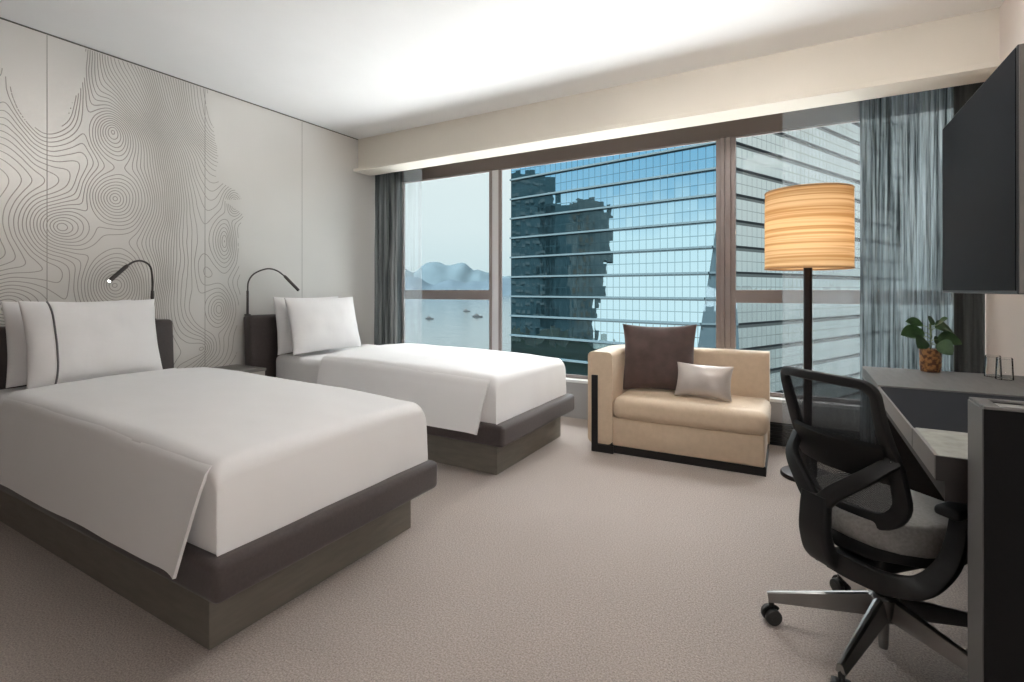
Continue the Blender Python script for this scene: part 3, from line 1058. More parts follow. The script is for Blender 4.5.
for k, (az, el, zb, ln, wd, dr_) in enumerate(leaves):
    d = Vector((math.cos(az), math.sin(az), 0))
    b0 = Vector((PX, PY, PZ + .10 + zb * .5))
    b1_ = Vector((PX, PY, PZ + .095 + zb * .62)) + d * .028
    sweep(sbm, [b0, (b0 + b1_) / 2 + Vector((0, 0, .004)), b1_], circ(.0018, 6))
    lb = B()
    leaf(lb, b1_, az, el, ln * 1.05, wd * 1.25, dr_, .02)
    obj('leaf', lb, M_leaf, pl)
obj('stem', sbm, M_stem, pl)

# drinking glasses upside down on the desk
for k, (gx, gy, lb) in enumerate(((.775, 3.13, 'upturned clear tumbler on the desk, the left one of the pair'), (.795, 3.055, 'upturned clear tumbler on the desk, the right one nearer the wall'))):
    c = B()
    lathe_closed(c, [(.031, 0), (.0275, .094), (.025, .098), (.0005, .098), (.0005, .090), (.0245, .090), (.0285, .001)], c=(gx, gy, .7502), n=28)
    tag(obj('drinking_glass', c, M_tumbler), lb, 'glass', 'upturned glasses on the desk')

# ------------------------------------------------------------------ office chair (local: +X forward, +Y left)
CH = (.231, 1.984, 0)
TH = math.radians(45)
ch = thing('office_chair', 'black mesh-back swivel office chair on a five-star aluminium base at the desk', 'chair', CH, TH)
def wl(a):
    return math.radians(a) - TH
for a in (184, 246, 325, 30, 108):
    t = wl(a)
    d = Vector((math.cos(t), math.sin(t), 0))
    p0, p1 = d * .02 + Vector((0, 0, .150)), d * .328 + Vector((0, 0, .088))
    c = B()
    def legsec(i, s):
        hh = .030 - .017 * s
        w = .024 - .010 * s
        return [(w * .55, hh), (w * .2, hh + .004), (-w * .2, hh + .004), (-w * .55, hh), (-w, -hh), (w, -hh)]
    sweep(c, [p0 + (p1 - p0) * k / 8 for k in range(9)], legsec)
    lg = obj('leg', c, M_alu, ch, angle=25)
    k = B()
    tip = d * .318
    sd = Vector((-d.y, d.x, 0))
    sweep(k, [tip + Vector((0, 0, .05)), tip + Vector((0, 0, .085))], circ(.009, 10))
    rot = Matrix.Rotation(t + .5, 3, 'Z') @ Matrix.Rotation(PI / 2, 3, 'X')
    wc = tip + Vector((0, 0, .0275))
    ax = rot @ Vector((0, 0, 1))
    for s in (-1, 1):
        lathe_closed(k, [(.018, -.0105), (.0255, -.0085), (.027, -.003), (.027, .003), (.0255, .0085), (.018, .0105)], c=wc + ax * .0145 * s, n=24, rot=rot)
    lathe_closed(k, [(.012, -.026), (.012, .026)], c=wc, n=12, rot=rot)
    hood = [wc + (rot @ Vector((.031 * math.cos(q), .031 * math.sin(q), 0))) for q in [PI * .05 + PI * .75 * i / 10 for i in range(11)]]
    sweep(k, hood, rrect(.005, .003, .002, 1), up=tuple(ax))
    obj('castor', k, M_rubber, lg)
c = B(); lathe_closed(c, [(.012, .012), (.014, .03), (.016, .10), (.036, .108), (.042, .125), (.042, .178), (.034, .186)], n=28); obj('hub', c, M_alu, ch)
c = B(); lathe_closed(c, [(.028, .186), (.028, .30)], n=20); obj('gas_cylinder', c, M_plastic, ch)
c = B()
box(c, (-.10, -.075, .285), (.12, .075, .345), .018, 3)
obj('tilt_mechanism', c, M_plastic, ch)
# seat
c = B()
box(c, (-.20, -.225, .400), (.245, .225, .475), .034, 5, sub=4)
for v in c.verts:
    rx, ry = (v.co.x - .02) / .22, v.co.y / .225
    k = max(0, abs(rx) + abs(ry) - 1.25)
    v.co.x -= math.copysign(.09 * k, rx); v.co.y -= math.copysign(.09 * k, ry)
    if v.co.z > .44:
        v.co.z += .012 * (1 - rx * rx) - .018 * max(0, rx) ** 3 + .008 * ry * ry
obj('seat', c, M_seat, ch)
c = B()
box(c, (-.195, -.215, .355), (.225, .215, .405), .022, 4, sub=3)
for v in c.verts:
    rx, ry = (v.co.x - .02) / .22, v.co.y / .215
    k = max(0, abs(rx) + abs(ry) - 1.2)
    v.co.x -= math.copysign(.10 * k, rx); v.co.y -= math.copysign(.10 * k, ry)
    v.co.z += .012 * ry * ry
obj('seat_pan', c, M_plastic, ch)
# back frame: rounded ring, concave to the sitter, leaning back
def back_pt(y, z):
    hw = .2
    lean = -.175 - .10 * ((z - .66) / .24) * (1 if z > .66 else .15) - .02 * math.sin((z - .46) / .44 * PI)
    return Vector((lean + .055 * (y / hw) ** 2, y, z))
TWH = .158
ring2d = []
def add_arc(cx, cz, r, a0, a1, n=7):
    for k in range(n + 1):
        a = math.radians(a0 + (a1 - a0) * k / n)
        ring2d.append((cx + r * math.cos(a), cz + r * math.sin(a)))
zt_, zb_ = .885, .475
add_arc(TWH - .035, zt_ - .035, .035, 90, 0)
for k in range(1, 8):
    t = k / 8
    ring2d.append((TWH + (.168 - TWH) * t - .006 * math.sin(PI * t), zt_ - .035 - t * (zt_ - .035 - .585)))
add_arc(.168 - .085, .56, .085, 0, -90, 9)
for k in range(1, 6):
    ring2d.append((.083 - .166 * k / 6, zb_))
add_arc(-.168 + .085, .56, .085, -90, -180, 9)
for k in range(1, 8):
    t = 1 - k / 8
    ring2d.append((-(TWH + (.168 - TWH) * t - .006 * math.sin(PI * t)), zt_ - .035 - t * (zt_ - .035 - .585)))
add_arc(-TWH + .035, zt_ - .035, .035, 180, 90)
for k in range(1, 8):
    ring2d.append((-(TWH - .035) + 2 * (TWH - .035) * k / 8, zt_ + .004 * math.sin(PI * k / 8)))
ring3 = [back_pt(y, z) for y, z in ring2d]
c = B()
def ringsec(i, t):
    y, z = ring2d[i]
    if z > zt_ - .02:
        w = .014
    elif z > .60:
        w = .013 + .010 * (1 - (z - .60) / .28)
    else:
        w = .024
    return rrect(w, .012, .007, 2)
sweep(c, ring3, ringsec, up=(1, 0, 0), closed=True)
obj('back_frame', c, M_plastic, ch)
# mesh sheet within the ring
c = B()
ymax = .186
ny_, nz_ = 16, 22
g = {}
for j in range(nz_ + 1):
    z = zb_ + (zt_ - zb_) * j / nz_
    if z < .56:
        w = .083 + math.sqrt(max(0, .085 ** 2 - (.56 - z) ** 2))
    elif z > zt_ - .035:
        w = TWH - .035 + math.sqrt(max(0, .035 ** 2 - (z - zt_ + .035) ** 2))
    else:
        t = (zt_ - .035 - z) / (zt_ - .035 - .56)
        w = TWH + (.168 - TWH) * t - .006 * math.sin(PI * t)
    for i in range(ny_ + 1):
        y = w * (2 * i / ny_ - 1)
        g[i, j] = c.verts.new(back_pt(y, z))
for i in range(ny_):
    for j in range(nz_):
        c.faces.new((g[i, j], g[i + 1, j], g[i + 1, j + 1], g[i, j + 1]))
obj('back_mesh', c, M_mesh, ch)
# lumbar support: dark band behind the mesh
c = B()
rows = []
for i in range(19):
    y = -.154 + .308 * i / 18
    rows.append([c.verts.new(back_pt(y, z) + Vector((-.008 - dz_, 0, 0))) for z, dz_ in ((.60, 0), (.62, .010), (.68, .014), (.705, .010), (.715, 0))])
for i in range(18):
    for k in range(4):
        c.faces.new((rows[i][k], rows[i + 1][k], rows[i + 1][k + 1], rows[i][k + 1]))
bmesh.ops.solidify(c, geom=c.faces[:], thickness=.006)
obj('lumbar_support', c, M_plastic, ch)
# Y-shaped spine
c = B()
st_ = smooth_path([(-.02, 0, .300), (-.14, 0, .305), (-.235, 0, .335), (-.268, 0, .405), (-.270, 0, .47), (-.264, 0, .53)], 30)
sweep(c, st_, lambda i, t: rrect(.060 - .012 * math.sin(t * PI / 2), .024 - .006 * t, .014, 3), up=(0, 1, 0) and (-1, 0, .3))
for s in (-1, 1):
    e = back_pt(s * .162, .665)
    arm = smooth_path([(-.264, s * .012, .50), (-.260, s * .06, .555), (-.234, s * .125, .615), (e.x - .020, s * .158, .66), (e.x - .004, s * .168, .672)], 20)
    sweep(c, arm, lambda i, t: rrect(.026 - .008 * t, .013, .008, 2), up=(1, 0, 0))
sp = obj('spine', c, M_plastic, ch)
for s in (-1, 1):
    e = back_pt(s * .163, .668)
    k = B()
    lathe_closed(k, [(.007, 0), (.007, .003), (.004, .005)], c=e + Vector((-.019, 0, 0)), n=12, rot=Matrix.Rotation(-PI / 2, 3, 'Y'))
    obj('bolt', k, M_chrome, sp)
# arms: U frame beneath the seat rising to two pads
for s in (-1, 1):
    c = B()
    pth = smooth_path([(-.235, .02, .345), (-.19, .08, .340), (-.13, .15, .340), (-.08, .205, .355), (-.05, .235, .41), (-.04, .245, .48), (-.035, .248, .555)] if s > 0 else [(-.235, s * .02, .345), (-.225, s * .09, .340), (-.20, s * .17, .340), (-.155, s * .225, .355), (-.10, s * .25, .41), (-.065, s * .254, .48), (-.045, s * .252, .555)], 36)
    sweep(c, pth, lambda i, t: rrect(.034 - .010 * t, .013, .008, 2), up=(-1, 0, 0) if s > 0 else (1, 0, 0))
    ar = obj('armrest', c, M_plastic, ch)
    k = B()
    box(k, (-.105, s * .252 - .034, .552), (.105, s * .252 + .034, .578), .012, 4, sub=2)
    for v in k.verts:
        v.co.z -= .010 * (max(0, -v.co.x - .04) / .065) ** 2
    obj('arm_pad', k, M_plastic, ar)
c = B(); sweep(c, [(-.06, .10, .335), (-.06, .22, .335), (-.06, .26, .330)], circ(.005, 8)); obj('lever', c, M_plastic, ch)

# ------------------------------------------------------------------ outside: harbour, hills, boats, towers
ZS = -60.0
M_sea = mat('harbour_water', c3(.018, .027, .029), .12, spec=.5)
_p = M_sea.node_tree.nodes['Principled BSDF']
_tc = N(M_sea, 'ShaderNodeTexCoord')
_nz = N(M_sea, 'ShaderNodeTexNoise')
_nz.inputs['Scale'].default_value = .08
_nz.inputs['Detail'].default_value = 4
_bp = N(M_sea, 'ShaderNodeBump')
_bp.inputs['Strength'].default_value = .25
_bp.inputs['Distance'].default_value = 2.0
L(M_sea, _tc.outputs['Object'], _nz.inputs['Vector'])
L(M_sea, _nz.outputs['Fac'], _bp.inputs['Height'])
L(M_sea, _bp.outputs['Normal'], _p.inputs['Normal'])
c = B()
vs = [c.verts.new(p) for p in ((-14000, 60, ZS), (9000, 60, ZS), (9000, 16000, ZS), (-14000, 16000, ZS))]
c.faces.new(vs)
struct(obj('sea', c, M_sea, smooth=False))

M_bounce_roof = add_noise(mat('bounce_roof_white', c3(.78, .77, .75), .9), 2, c3(.75, .74, .72), c3(.80, .79, .77))
c = B(); box(c, (-34, 5.0, ZS), (24, 40, -11)); struct(obj('bounce_roof', c, M_bounce_roof, smooth=False))  # unseen white roof, added to bounce sunlight up into the room

def hills(name, dist, zmax, a0, a1, col, seed, base=0.0):
    m = add_noise(mat(name + '_haze_blue', col, 1.0, spec=0), .004, tuple(x * .93 for x in col[:3]) + (1,), tuple(min(1, x * 1.07) for x in col[:3]) + (1,))
    bm = B()
    n, kk = 160, 6
    rows = []
    for i in range(n + 1):
        a = a0 + (a1 - a0) * i / n
        prof = .55 + .9 * (mn.noise(Vector((a * 9, seed, 0))) * .55 + mn.noise(Vector((a * 23, seed, 5))) * .28 + mn.noise(Vector((a * 60, seed, 9))) * .10)
        hgt = max(.12, prof) * zmax
        col_ = []
        for k in range(kk + 1):
            t = k / kk
            rr = dist + 900 * t + 120 * mn.noise(Vector((a * 40, t * 4, seed)))
            z = ZS - 1 + (hgt + 1) * math.sin(t * PI / 2) * (1 + .12 * mn.noise(Vector((a * 70, t * 5, seed + 2))) * t * (1 - t) * 4)
            col_.append(bm.verts.new((rr * math.sin(a), rr * math.cos(a), z)))
        back = bm.verts.new(((dist + 2500) * math.sin(a), (dist + 2500) * math.cos(a), ZS - 1))
        col_.append(back)
        rows.append(col_)
    for i in range(n):
        for k in range(kk + 1):
            bm.faces.new((rows[i][k], rows[i + 1][k], rows[i + 1][k + 1], rows[i][k + 1]))
    return struct(obj(name, bm, m))


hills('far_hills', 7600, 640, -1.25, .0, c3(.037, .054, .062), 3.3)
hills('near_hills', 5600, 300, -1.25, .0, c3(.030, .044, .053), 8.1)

def at(u, v, z):
    l = (u - 512) / 505.0
    k = (v - 290) / 505.0
    d = (CAM_H - z) / k
    s_, c_ = math.sin(YAW), math.cos(YAW)
    return Vector(((-s_ + c_ * l) * d, (c_ + s_ * l) * d, z))


def boat(name, label, u, v, ln, kind):
    p = at(u, v, ZS)
    r = thing(name, label, 'boat', p, -.3 + .2 * kind)
    c = B()
    ln2, w = ln / 2, ln * .11
    ring = [(-ln2, -w), (ln2 * .6, -w), (ln2, 0), (ln2 * .6, w), (-ln2, w)]
    lo = [c.verts.new((x * .93, y * .8, -.4)) for x, y in ring]
    hi = [c.verts.new((x, y, ln * .085)) for x, y in ring]
    for i in range(5):
        c.faces.new((lo[i], lo[(i + 1) % 5], hi[(i + 1) % 5], hi[i]))
    c.faces.new(hi); c.faces.new(list(reversed(lo)))
    obj('hull', c, mat('boat_hull_%d' % kind, c3(.012, .016, .018), .6), r, smooth=False)
    c = B()
    box(c, (-ln2 * .7, -w * .6, ln * .085), (ln2 * .1, w * .6, ln * (.15 + .05 * kind)), .3, 1)
    box(c, (-ln2 * .55, -w * .45, ln * (.15 + .05 * kind)), (-ln2 * .1, w * .45, ln * (.20 + .07 * kind)), .2, 1)
    obj('cabin', c, mat('boat_cabin_%d' % kind, c3(.03, .036, .038), .6), r, smooth=False)
    c = B(); sweep(c, [(-ln2 * .3, 0, ln * .2), (-ln2 * .3, 0, ln * (.32 + .1 * kind))], circ(ln * .012, 6)); obj('mast', c, M_black, r)


boat('barge', 'low barge on the harbour, leftmost of the three boats', 430, 319, 28, 0)
boat('ferry', 'small ferry on the harbour, the middle boat and the tallest', 467, 311.5, 26, 1)
boat('barge', 'long barge on the harbour right of the ferry', 478, 317, 34, 0)

# ---- office tower with a blue glass facade
E1 = Vector((math.cos(math.radians(10.7)), -math.sin(math.radians(10.7)), 0))
NB = Vector((-E1.y, E1.x, 0))            # into the building
A0 = Vector((-52.15, 91.03, 0))
ZB, ZT = -60.0, 40.0
FLR, Z0F = 4.01, 3.85

def facade_mat(name, tint, dark, pw, wob, mid, band, line=.5, diff=None, gl=.8):
    m = bpy.data.materials.new(name)
    m.use_nodes = True
    m.node_tree.nodes.clear()
    out = N(m, 'ShaderNodeOutputMaterial')
    uv = N(m, 'ShaderNodeUVMap')
    sp_ = N(m, 'ShaderNodeSeparateXYZ')
    L(m, uv.outputs[0], sp_.inputs[0])
    def math_(op, a, b_=None, c_=None):
        n = N(m, 'ShaderNodeMath', operation=op)
        for i, x in enumerate((a, b_, c_)):
            if x is None:
                continue
            if isinstance(x, (int, float)):
                n.inputs[i].default_value = x
            else:
                L(m, x, n.inputs[i])
        return n.outputs[0]
    U, V_ = sp_.outputs[0], sp_.outputs[1]
    up = math_('DIVIDE', U, pw)
    vp = math_('DIVIDE', math_('SUBTRACT', V_, Z0F), FLR)
    fu = math_('FRACT', up)
    fv = math_('FRACT', vp)
    lu = math_('LESS_THAN', fu, .10)
    lv = math_('LESS_THAN', math_('ABSOLUTE', math_('SUBTRACT', fv, mid)), .018)
    ln = math_('MULTIPLY', math_('MAXIMUM', lu, lv), line)
    bd = math_('GREATER_THAN', fv, 1 - band)
    # one random tilt per pane
    cb = N(m, 'ShaderNodeCombineXYZ')
    L(m, math_('FLOOR', up), cb.inputs[0])
    L(m, math_('FLOOR', math_('MULTIPLY', vp, 2.0)), cb.inputs[1])
    wn = N(m, 'ShaderNodeTexWhiteNoise', noise_dimensions='2D')
    L(m, cb.outputs[0], wn.inputs['Vector'])
    nz = N(m, 'ShaderNodeTexNoise')
    nz.inputs['Scale'].default_value = .35
    nz.inputs['Detail'].default_value = 2
    L(m, uv.outputs[0], nz.inputs['Vector'])
    vm = N(m, 'ShaderNodeVectorMath', operation='ADD')
    L(m, wn.outputs['Color'], vm.inputs[0])
    L(m, nz.outputs['Color'], vm.inputs[1])
    vs_ = N(m, 'ShaderNodeVectorMath', operation='SUBTRACT')
    L(m, vm.outputs[0], vs_.inputs[0])
    vs_.inputs[1].default_value = (1, 1, 1)
    sc = N(m, 'ShaderNodeVectorMath', operation='SCALE')
    L(m, vs_.outputs[0], sc.inputs[0])
    sc.inputs['Scale'].default_value = wob
    ge = N(m, 'ShaderNodeNewGeometry')
    ad = N(m, 'ShaderNodeVectorMath', operation='ADD')
    L(m, ge.outputs['Normal'], ad.inputs[0])
    L(m, sc.outputs[0], ad.inputs[1])
    nm = N(m, 'ShaderNodeVectorMath', operation='NORMALIZE')
    L(m, ad.outputs[0], nm.inputs[0])
    g = N(m, 'ShaderNodeBsdfGlossy')
    g.inputs['Color'].default_value = tint
    g.inputs['Roughness'].default_value = .015
    L(m, nm.outputs[0], g.inputs['Normal'])
    d = N(m, 'ShaderNodeBsdfDiffuse')
    if diff is None:
        d.inputs['Color'].default_value = dark
    else:
        rp = N(m, 'ShaderNodeValToRGB')
        rp.color_ramp.elements[0].position = .3
        rp.color_ramp.elements[1].position = .7
        rp.color_ramp.elements[0].color, rp.color_ramp.elements[1].color = diff
        L(m, nz.outputs['Fac'], rp.inputs[0])
        L(m, rp.outputs[0], d.inputs['Color'])
    base = N(m, 'ShaderNodeMixShader')
    base.inputs[0].default_value = gl
    L(m, d.outputs[0], base.inputs[1])
    L(m, g.outputs[0], base.inputs[2])
    dk = N(m, 'ShaderNodeBsdfDiffuse')
    dk.inputs['Color'].default_value = dark
    m2 = N(m, 'ShaderNodeMixShader')
    L(m, math_('MAXIMUM', ln, math_('MULTIPLY', bd, .75)), m2.inputs[0])
    L(m, base.outputs[0], m2.inputs[1])
    L(m, dk.outputs[0], m2.inputs[2])
    L(m, m2.outputs[0], out.inputs[0])
    return m


M_fac_blue = facade_mat('facade_blue_glass', c3(.62, .82, .90), c3(.008, .018, .022), 1.25, .014, .45, .10, gl=.95)
M_fac_pale = facade_mat('facade_pale_glass', c3(.92, .94, .92), c3(.02, .022, .024), 1.5, .03, .45, .16, line=.35, diff=(c3(.03, .031, .029), c3(.038, .038, .033)), gl=.72)
M_fin = mat('facade_fin', c3(.045, .066, .074), .6, spec=0)
M_fin_pale = mat('facade_fin_grey', c3(.035, .038, .04), .6, spec=0)

def Bedge(z):
    x = -9.51 - .1493 * max(0, 22.4 - z)
    t = (x - A0.x) / E1.x
    return A0 + E1 * t
C0 = Vector((-9.45, 82.96, 0))
WD = Vector((.41, .912, 0))
def Cedge(z):
    return C0 + WD * (.10 * max(0, 22.4 - z)) + Vector((.0, 0, 0))


def face_part(name, m, fin_m, pa, pb, parent, fin=.45, ua=0.0, outn=None):
    """A facade between two edge curves pa(z), pb(z), with a fin at each floor; UV in metres."""
    bm = bmesh.new()
    uvl = bm.loops.layers.uv.new('UVMap')
    zs_ = []
    k0, k1 = math.floor((ZB - Z0F) / FLR), math.floor((ZT - Z0F) / FLR)
    zs_ = [ZB] + [Z0F + FLR * k for k in range(k0 + 1, k1 + 1)] + [ZT]
    ref = pa(0)
    for z0, z1 in zip(zs_[:-1], zs_[1:]):
        pts = []
        for z, e in ((z0, pa), (z0, pb), (z1, pb), (z1, pa)):
            p = e(z).copy(); p.z = z
            pts.append(p)
        if (pts[0] - pts[1]).length < .05 and (pts[2] - pts[3]).length < .05:
            continue
        f = bm.faces.new([bm.verts.new(p) for p in pts])
        for lp, p in zip(f.loops, pts):
            lp[uvl].uv = ((p.xy - ref.xy).length * (1 if (p - ref).dot(outn[1]) >= 0 else -1) + ua, p.z)
        if z0 > ZB:
            a, b_ = pa(z0).copy(), pb(z0).copy()
            if (a - b_).length < .3:
                continue
            a.z = b_.z = z0
            o = outn[0] * fin
            h_ = Vector((0, 0, .16))
            q = [a - h_, b_ - h_, b_ + h_, a + h_]
            vo = [bm.verts.new(p + o) for p in q]
            vi = [bm.verts.new(p) for p in q]
            for idx in ((vo[0], vo[1], vo[2], vo[3]), (vi[3], vo[3], vo[2], vi[2]), (vi[1], vo[1], vo[0], vi[0]), (vi[0], vo[0], vo[3], vi[3]), (vo[1], vi[1], vi[2], vo[2])):
                ff = bm.faces.new(idx)
                ff.material_index = 1
    me = bpy.data.meshes.new(name)
    bm.to_mesh(me); bm.free()
    me.materials.append(m); me.materials.append(fin_m)
    o = bpy.data.objects.new(name, me)
    return _link(o, parent)


tw = thing('office_tower', 'tall blue glass office tower with a fin at each floor outside the window', 'building', (-30, 100, ZB))
PN = -NB
face_part('glass_facade', M_fac_blue, M_fin, lambda z: A0.copy(), Bedge, tw, .5, outn=(PN, E1))
cn = Vector((.35, -.94, 0)).normalized()
tag(face_part('corner_facet', facade_mat('facade_facet_slate', c3(.50, .66, .74), c3(.02, .035, .042), 1.25, .02, .45, .10, gl=.12), M_fin, Bedge, Cedge, tw, .2, outn=(cn, E1)), 'slanted slate corner facet')
wn_ = Vector((WD.y, -WD.x, 0))
tag(face_part('pale_facade', M_fac_pale, M_fin_pale, Cedge, lambda z: C0 + WD * 75, tw, .15, outn=(wn_, WD)), 'pale side facade')
c = B()
ring = [A0, A0 + NB * 40, C0 + WD * 75]
for p, q in zip(ring[:-1], ring[1:]):
    c.faces.new([c.verts.new((p.x, p.y, ZB)), c.verts.new((q.x, q.y, ZB)), c.verts.new((q.x, q.y, ZT)), c.verts.new((p.x, p.y, ZT))])
top = [A0, Bedge(ZT), Cedge(ZT), C0 + WD * 75, A0 + NB * 40]
c.faces.new([c.verts.new((p.x, p.y, ZT)) for p in top])
obj('rear_wall', c, M_fin, tw, smooth=False)

# ---- real buildings across the street behind us; they show only as reflections in the blue facade
def mirror(p):
    q = p - A0
    return p - PN * (2 * q.dot(PN))
def vpt(u, d):
    l = (u - 512) / 505.0
    s_, c_ = math.sin(YAW), math.cos(YAW)
    return Vector(((-s_ + c_ * l) * d, (c_ + s_ * l) * d, 0))
def zat(v, d):
    return CAM_H - (v - 290) / 505.0 * d
M_twr = add_noise(mat('tower_dark_concrete', c3(.01, .013, .015), .7, spec=0), .12, c3(.026, .050, .058), c3(.048, .076, .086), detail=5)
M_twr2 = add_noise(mat('tower_brown_concrete', c3(.016, .016, .015), .7, spec=0), .25, c3(.032, .050, .055), c3(.080, .092, .092), detail=5, stretch=(1, 1, .5))
M_hillg = add_noise(mat('wooded_slope_green', c3(.004, .01, .005), 1), .2, c3(.003, .007, .004), c3(.006, .014, .007))
def block(bm, quad, ztops, zb=ZB):
    lo = [bm.verts.new((p.x, p.y, zb)) for p in quad]
    hi = [bm.verts.new((p.x, p.y, z)) for p, z in zip(quad, ztops)]
    n = len(quad)
    for i in range(n):
        bm.faces.new((lo[i], lo[(i + 1) % n], hi[(i + 1) % n], hi[i]))
    bm.faces.new(hi)
d1 = 235
r1 = thing('apartment_tower', 'dark apartment tower mirrored at the left of the blue glass facade', 'building', mirror(vpt(540, d1 + 8)) + Vector((0, 0, ZB)))
c = B()
for (ua, ub, v) in ((470, 545, 172), (545, 556, 178), (540, 590, 206)):
    block(c, [mirror(vpt(ua, d1)), mirror(vpt(ub, d1)), mirror(vpt(ub, d1 + 16)), mirror(vpt(ua, d1 + 16))], [zat(v, d1)] * 4)
for k in range(17):
    z = zat(345 - k * 10, d1)
    for (ua, ub) in ((512, 519), (524, 531), (536, 543)):
        pa, pb = mirror(vpt(ua, d1 - .6)), mirror(vpt(ub, d1 - .6))
        c.faces.new([c.verts.new((pa.x, pa.y, z)), c.verts.new((pb.x, pb.y, z)), c.verts.new((pb.x, pb.y, z + 1.3)), c.verts.new((pa.x, pa.y, z + 1.3))]).material_index = 1
obj('block', c, [M_twr, mat('tower_window_pale', c3(.075, .095, .10), .4, spec=0)], r1, smooth=False)
d2 = 205
r2 = thing('apartment_tower', 'brownish apartment tower mirrored near the middle of the blue glass facade', 'building', mirror(vpt(588, d2)) + Vector((0, 0, ZB)))
c = B()
outl = [(574, 592, 380, 345), (571, 596, 345, 300), (569, 604, 300, 262), (568, 611, 262, 215), (570, 608, 215, 204), (577, 602, 204, 199)]
for ua, ub, va, vb in outl:
    lo_, hi_ = zat(va, d2), zat(vb, d2)
    block(c, [mirror(vpt(ua, d2)), mirror(vpt(ub, d2)), mirror(vpt(ub, d2 + 14)), mirror(vpt(ua, d2 + 14))], [hi_] * 4, lo_)
for k in range(14):
    z = zat(335 - k * 9, d2)
    for (ua, ub) in ((576, 579), (583, 586), (590, 593)):
        pa, pb = mirror(vpt(ua, d2 - .7)), mirror(vpt(ub, d2 - .7))
        c.faces.new([c.verts.new((pa.x, pa.y, z)), c.verts.new((pb.x, pb.y, z)), c.verts.new((pb.x, pb.y, z + 2.0)), c.verts.new((pa.x, pa.y, z + 2.0))]).material_index = 1
obj('block', c, [M_twr2, mat('tower_balcony_tan', c3(.06, .058, .05), .7, spec=0)], r2, smooth=False)
c = B()
pts = []
for k in range(25):
    u = 470 + k * 6.0
    v = 336 + 4 * math.sin(k * 1.3) + (max(0, u - 590) ** 1.15) * .5
    pts.append((mirror(vpt(u, 198)), mirror(vpt(u, 224)), zat(v, 198)))
for (a, b_, z), (a2, b2_, z2) in zip(pts[:-1], pts[1:]):
    c.faces.new([c.verts.new(p) for p in ((a.x, a.y, ZB), (a2.x, a2.y, ZB), (a2.x, a2.y, z2 - 3), (a.x, a.y, z - 3))])
    c.faces.new([c.verts.new(p) for p in ((a.x, a.y, z - 3), (a2.x, a2.y, z2 - 3), (b2_.x, b2_.y, z2), (b_.x, b_.y, z))])
struct(obj('wooded_slope', c, M_hillg))

# ------------------------------------------------------------------ sky
W = bpy.data.worlds.new('sky')
S.world = W
W.use_nodes = True
nt = W.node_tree
nt.nodes.clear()
def wn2(t, **kw):
    n = nt.nodes.new(t)
    for k, v in kw.items():
        setattr(n, k, v)
    return n
wo = wn2('ShaderNodeOutputWorld'); bg = wn2('ShaderNodeBackground')
tc = wn2('ShaderNodeTexCoord'); sp = wn2('ShaderNodeSeparateXYZ')
nt.links.new(tc.outputs['Generated'], sp.inputs[0])
def ramp(stops):
    r = wn2('ShaderNodeValToRGB')
    e = r.color_ramp.elements
    e[0].position, e[0].color = stops[0]
    e[1].position, e[1].color = stops[1]
    for p, c_ in stops[2:]:
        q = e.new(p); q.color = c_
    return r
def mrange(src, a, b_):
    m = wn2('ShaderNodeMapRange', interpolation_type='SMOOTHSTEP')
    m.inputs['From Min'].default_value, m.inputs['From Max'].default_value = a, b_
    nt.links.new(src, m.inputs['Value'])
    return m.outputs[0]
rf = ramp([(0.0, c3(.60, .76, .80)), (.12, c3(.74, .86, .88)), (.30, c3(.80, .90, .91)), (1.0, c3(.80, .88, .92))])
rb = ramp([(0.0, c3(1.02, 1.10, 1.10)), (.10, c3(.92, 1.06, 1.09)), (.20, c3(.40, .66, .85)), (.32, c3(.22, .50, .74)), (1.0, c3(.2, .42, .68))])
for r_ in (rf, rb):
    nt.links.new(sp.outputs[2], r_.inputs[0])
mx = wn2('ShaderNodeMixRGB')
nt.links.new(mrange(sp.outputs[1], .15, -.25), mx.inputs[0])
nt.links.new(rf.outputs[0], mx.inputs[1]); nt.links.new(rb.outputs[0], mx.inputs[2])
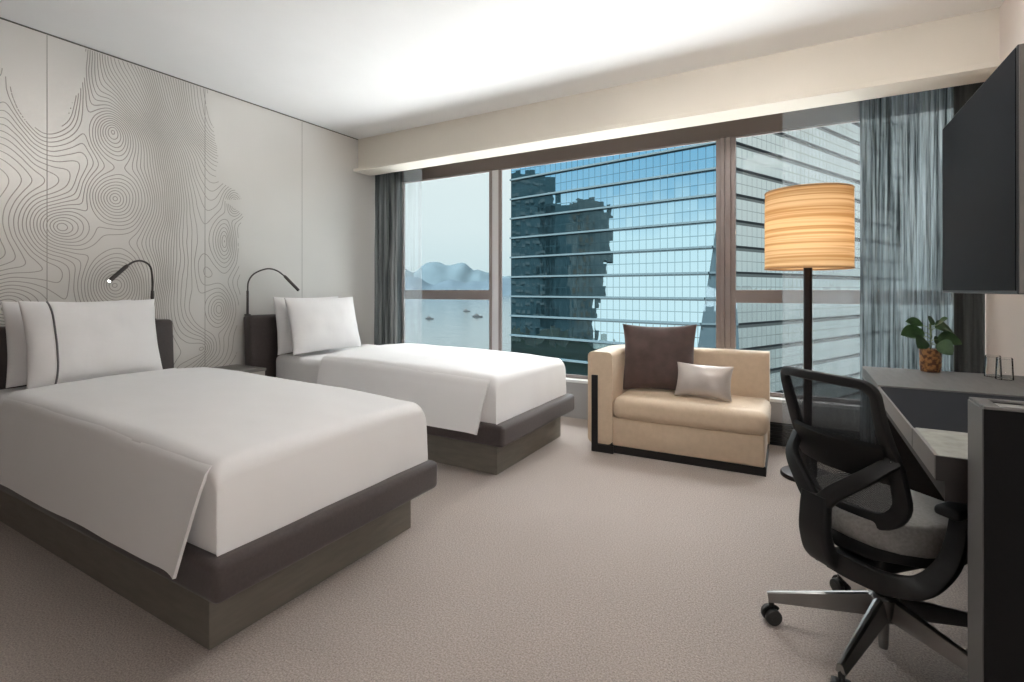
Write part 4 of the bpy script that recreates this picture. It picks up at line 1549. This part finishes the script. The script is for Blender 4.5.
# bright veiled sky high over the harbour
ml = wn2('ShaderNodeMath', operation='MULTIPLY')
nt.links.new(mrange(sp.outputs[2], .36, .58), ml.inputs[0])
nt.links.new(mrange(sp.outputs[1], .10, .45), ml.inputs[1])
ml2 = wn2('ShaderNodeMath', operation='MULTIPLY')
SKY_HIGH = 7.5
ml2.inputs[1].default_value = SKY_HIGH
nt.links.new(ml.outputs[0], ml2.inputs[0])
hi = wn2('ShaderNodeMixRGB', blend_type='MULTIPLY')
hi.inputs[0].default_value = 1
hi.inputs[1].default_value = c3(.985, .99, 1.0)
nt.links.new(ml2.outputs[0], hi.inputs[2])
ad = wn2('ShaderNodeMixRGB', blend_type='ADD')
ad.inputs[0].default_value = 1
nt.links.new(mx.outputs[0], ad.inputs[1]); nt.links.new(hi.outputs[0], ad.inputs[2])
nt.links.new(ad.outputs[0], bg.inputs['Color'])
bg.inputs['Strength'].default_value = 1.0
nt.links.new(bg.outputs[0], wo.inputs[0])
W.cycles.sampling_method = 'MANUAL'
W.cycles.sample_map_resolution = 512

# sun over the hotel's own roof: lights the tower, the harbour and the added bounce roof outside, never shines in
sl = bpy.data.lights.new('sun', 'SUN')
sl.energy = 31
sl.angle = .03
sl.color = (.97, .985, 1)
so_ = bpy.data.objects.new('sun', sl)
so_.location = (-4, -12, 30)
so_.rotation_euler = Vector((-.30, -.55, .78)).to_track_quat('Z', 'Y').to_euler()
COL.objects.link(so_)

# window portal (guides sampling of the sky, gives no light itself)
ld = bpy.data.lights.new('window_portal', 'AREA')
ld.shape = 'RECTANGLE'
ld.size, ld.size_y = 4.8, 2.0
ld.cycles.is_portal = True
lo = bpy.data.objects.new('window_portal', ld)
lo.location = ((XL + XR) / 2, 4.40, 1.36)
lo.rotation_euler = (-PI / 2, 0, 0)
COL.objects.link(lo)

# ------------------------------------------------------------------ camera
cd = bpy.data.cameras.new('camera')
cd.sensor_width = 36
cd.lens = 505 / 1024 * 36
cd.shift_y = -51 / 1024
cd.clip_end = 40000
cd.clip_start = .05
cam = bpy.data.objects.new('camera', cd)
cam.location = (0, 0, CAM_H)
cam.rotation_euler = (PI / 2, 0, YAW)
COL.objects.link(cam)
S.camera = cam
S.view_settings.view_transform = 'Standard'
S.view_settings.look = 'None'
S.view_settings.gamma = 1
S.view_settings.exposure = 0
S.view_settings.use_curve_mapping = False
S.cycles.max_bounces = 10
S.cycles.diffuse_bounces = 6
S.cycles.transparent_max_bounces = 16
S.cycles.caustics_reflective = False
S.cycles.caustics_refractive = False
S.cycles.sample_clamp_indirect = 40
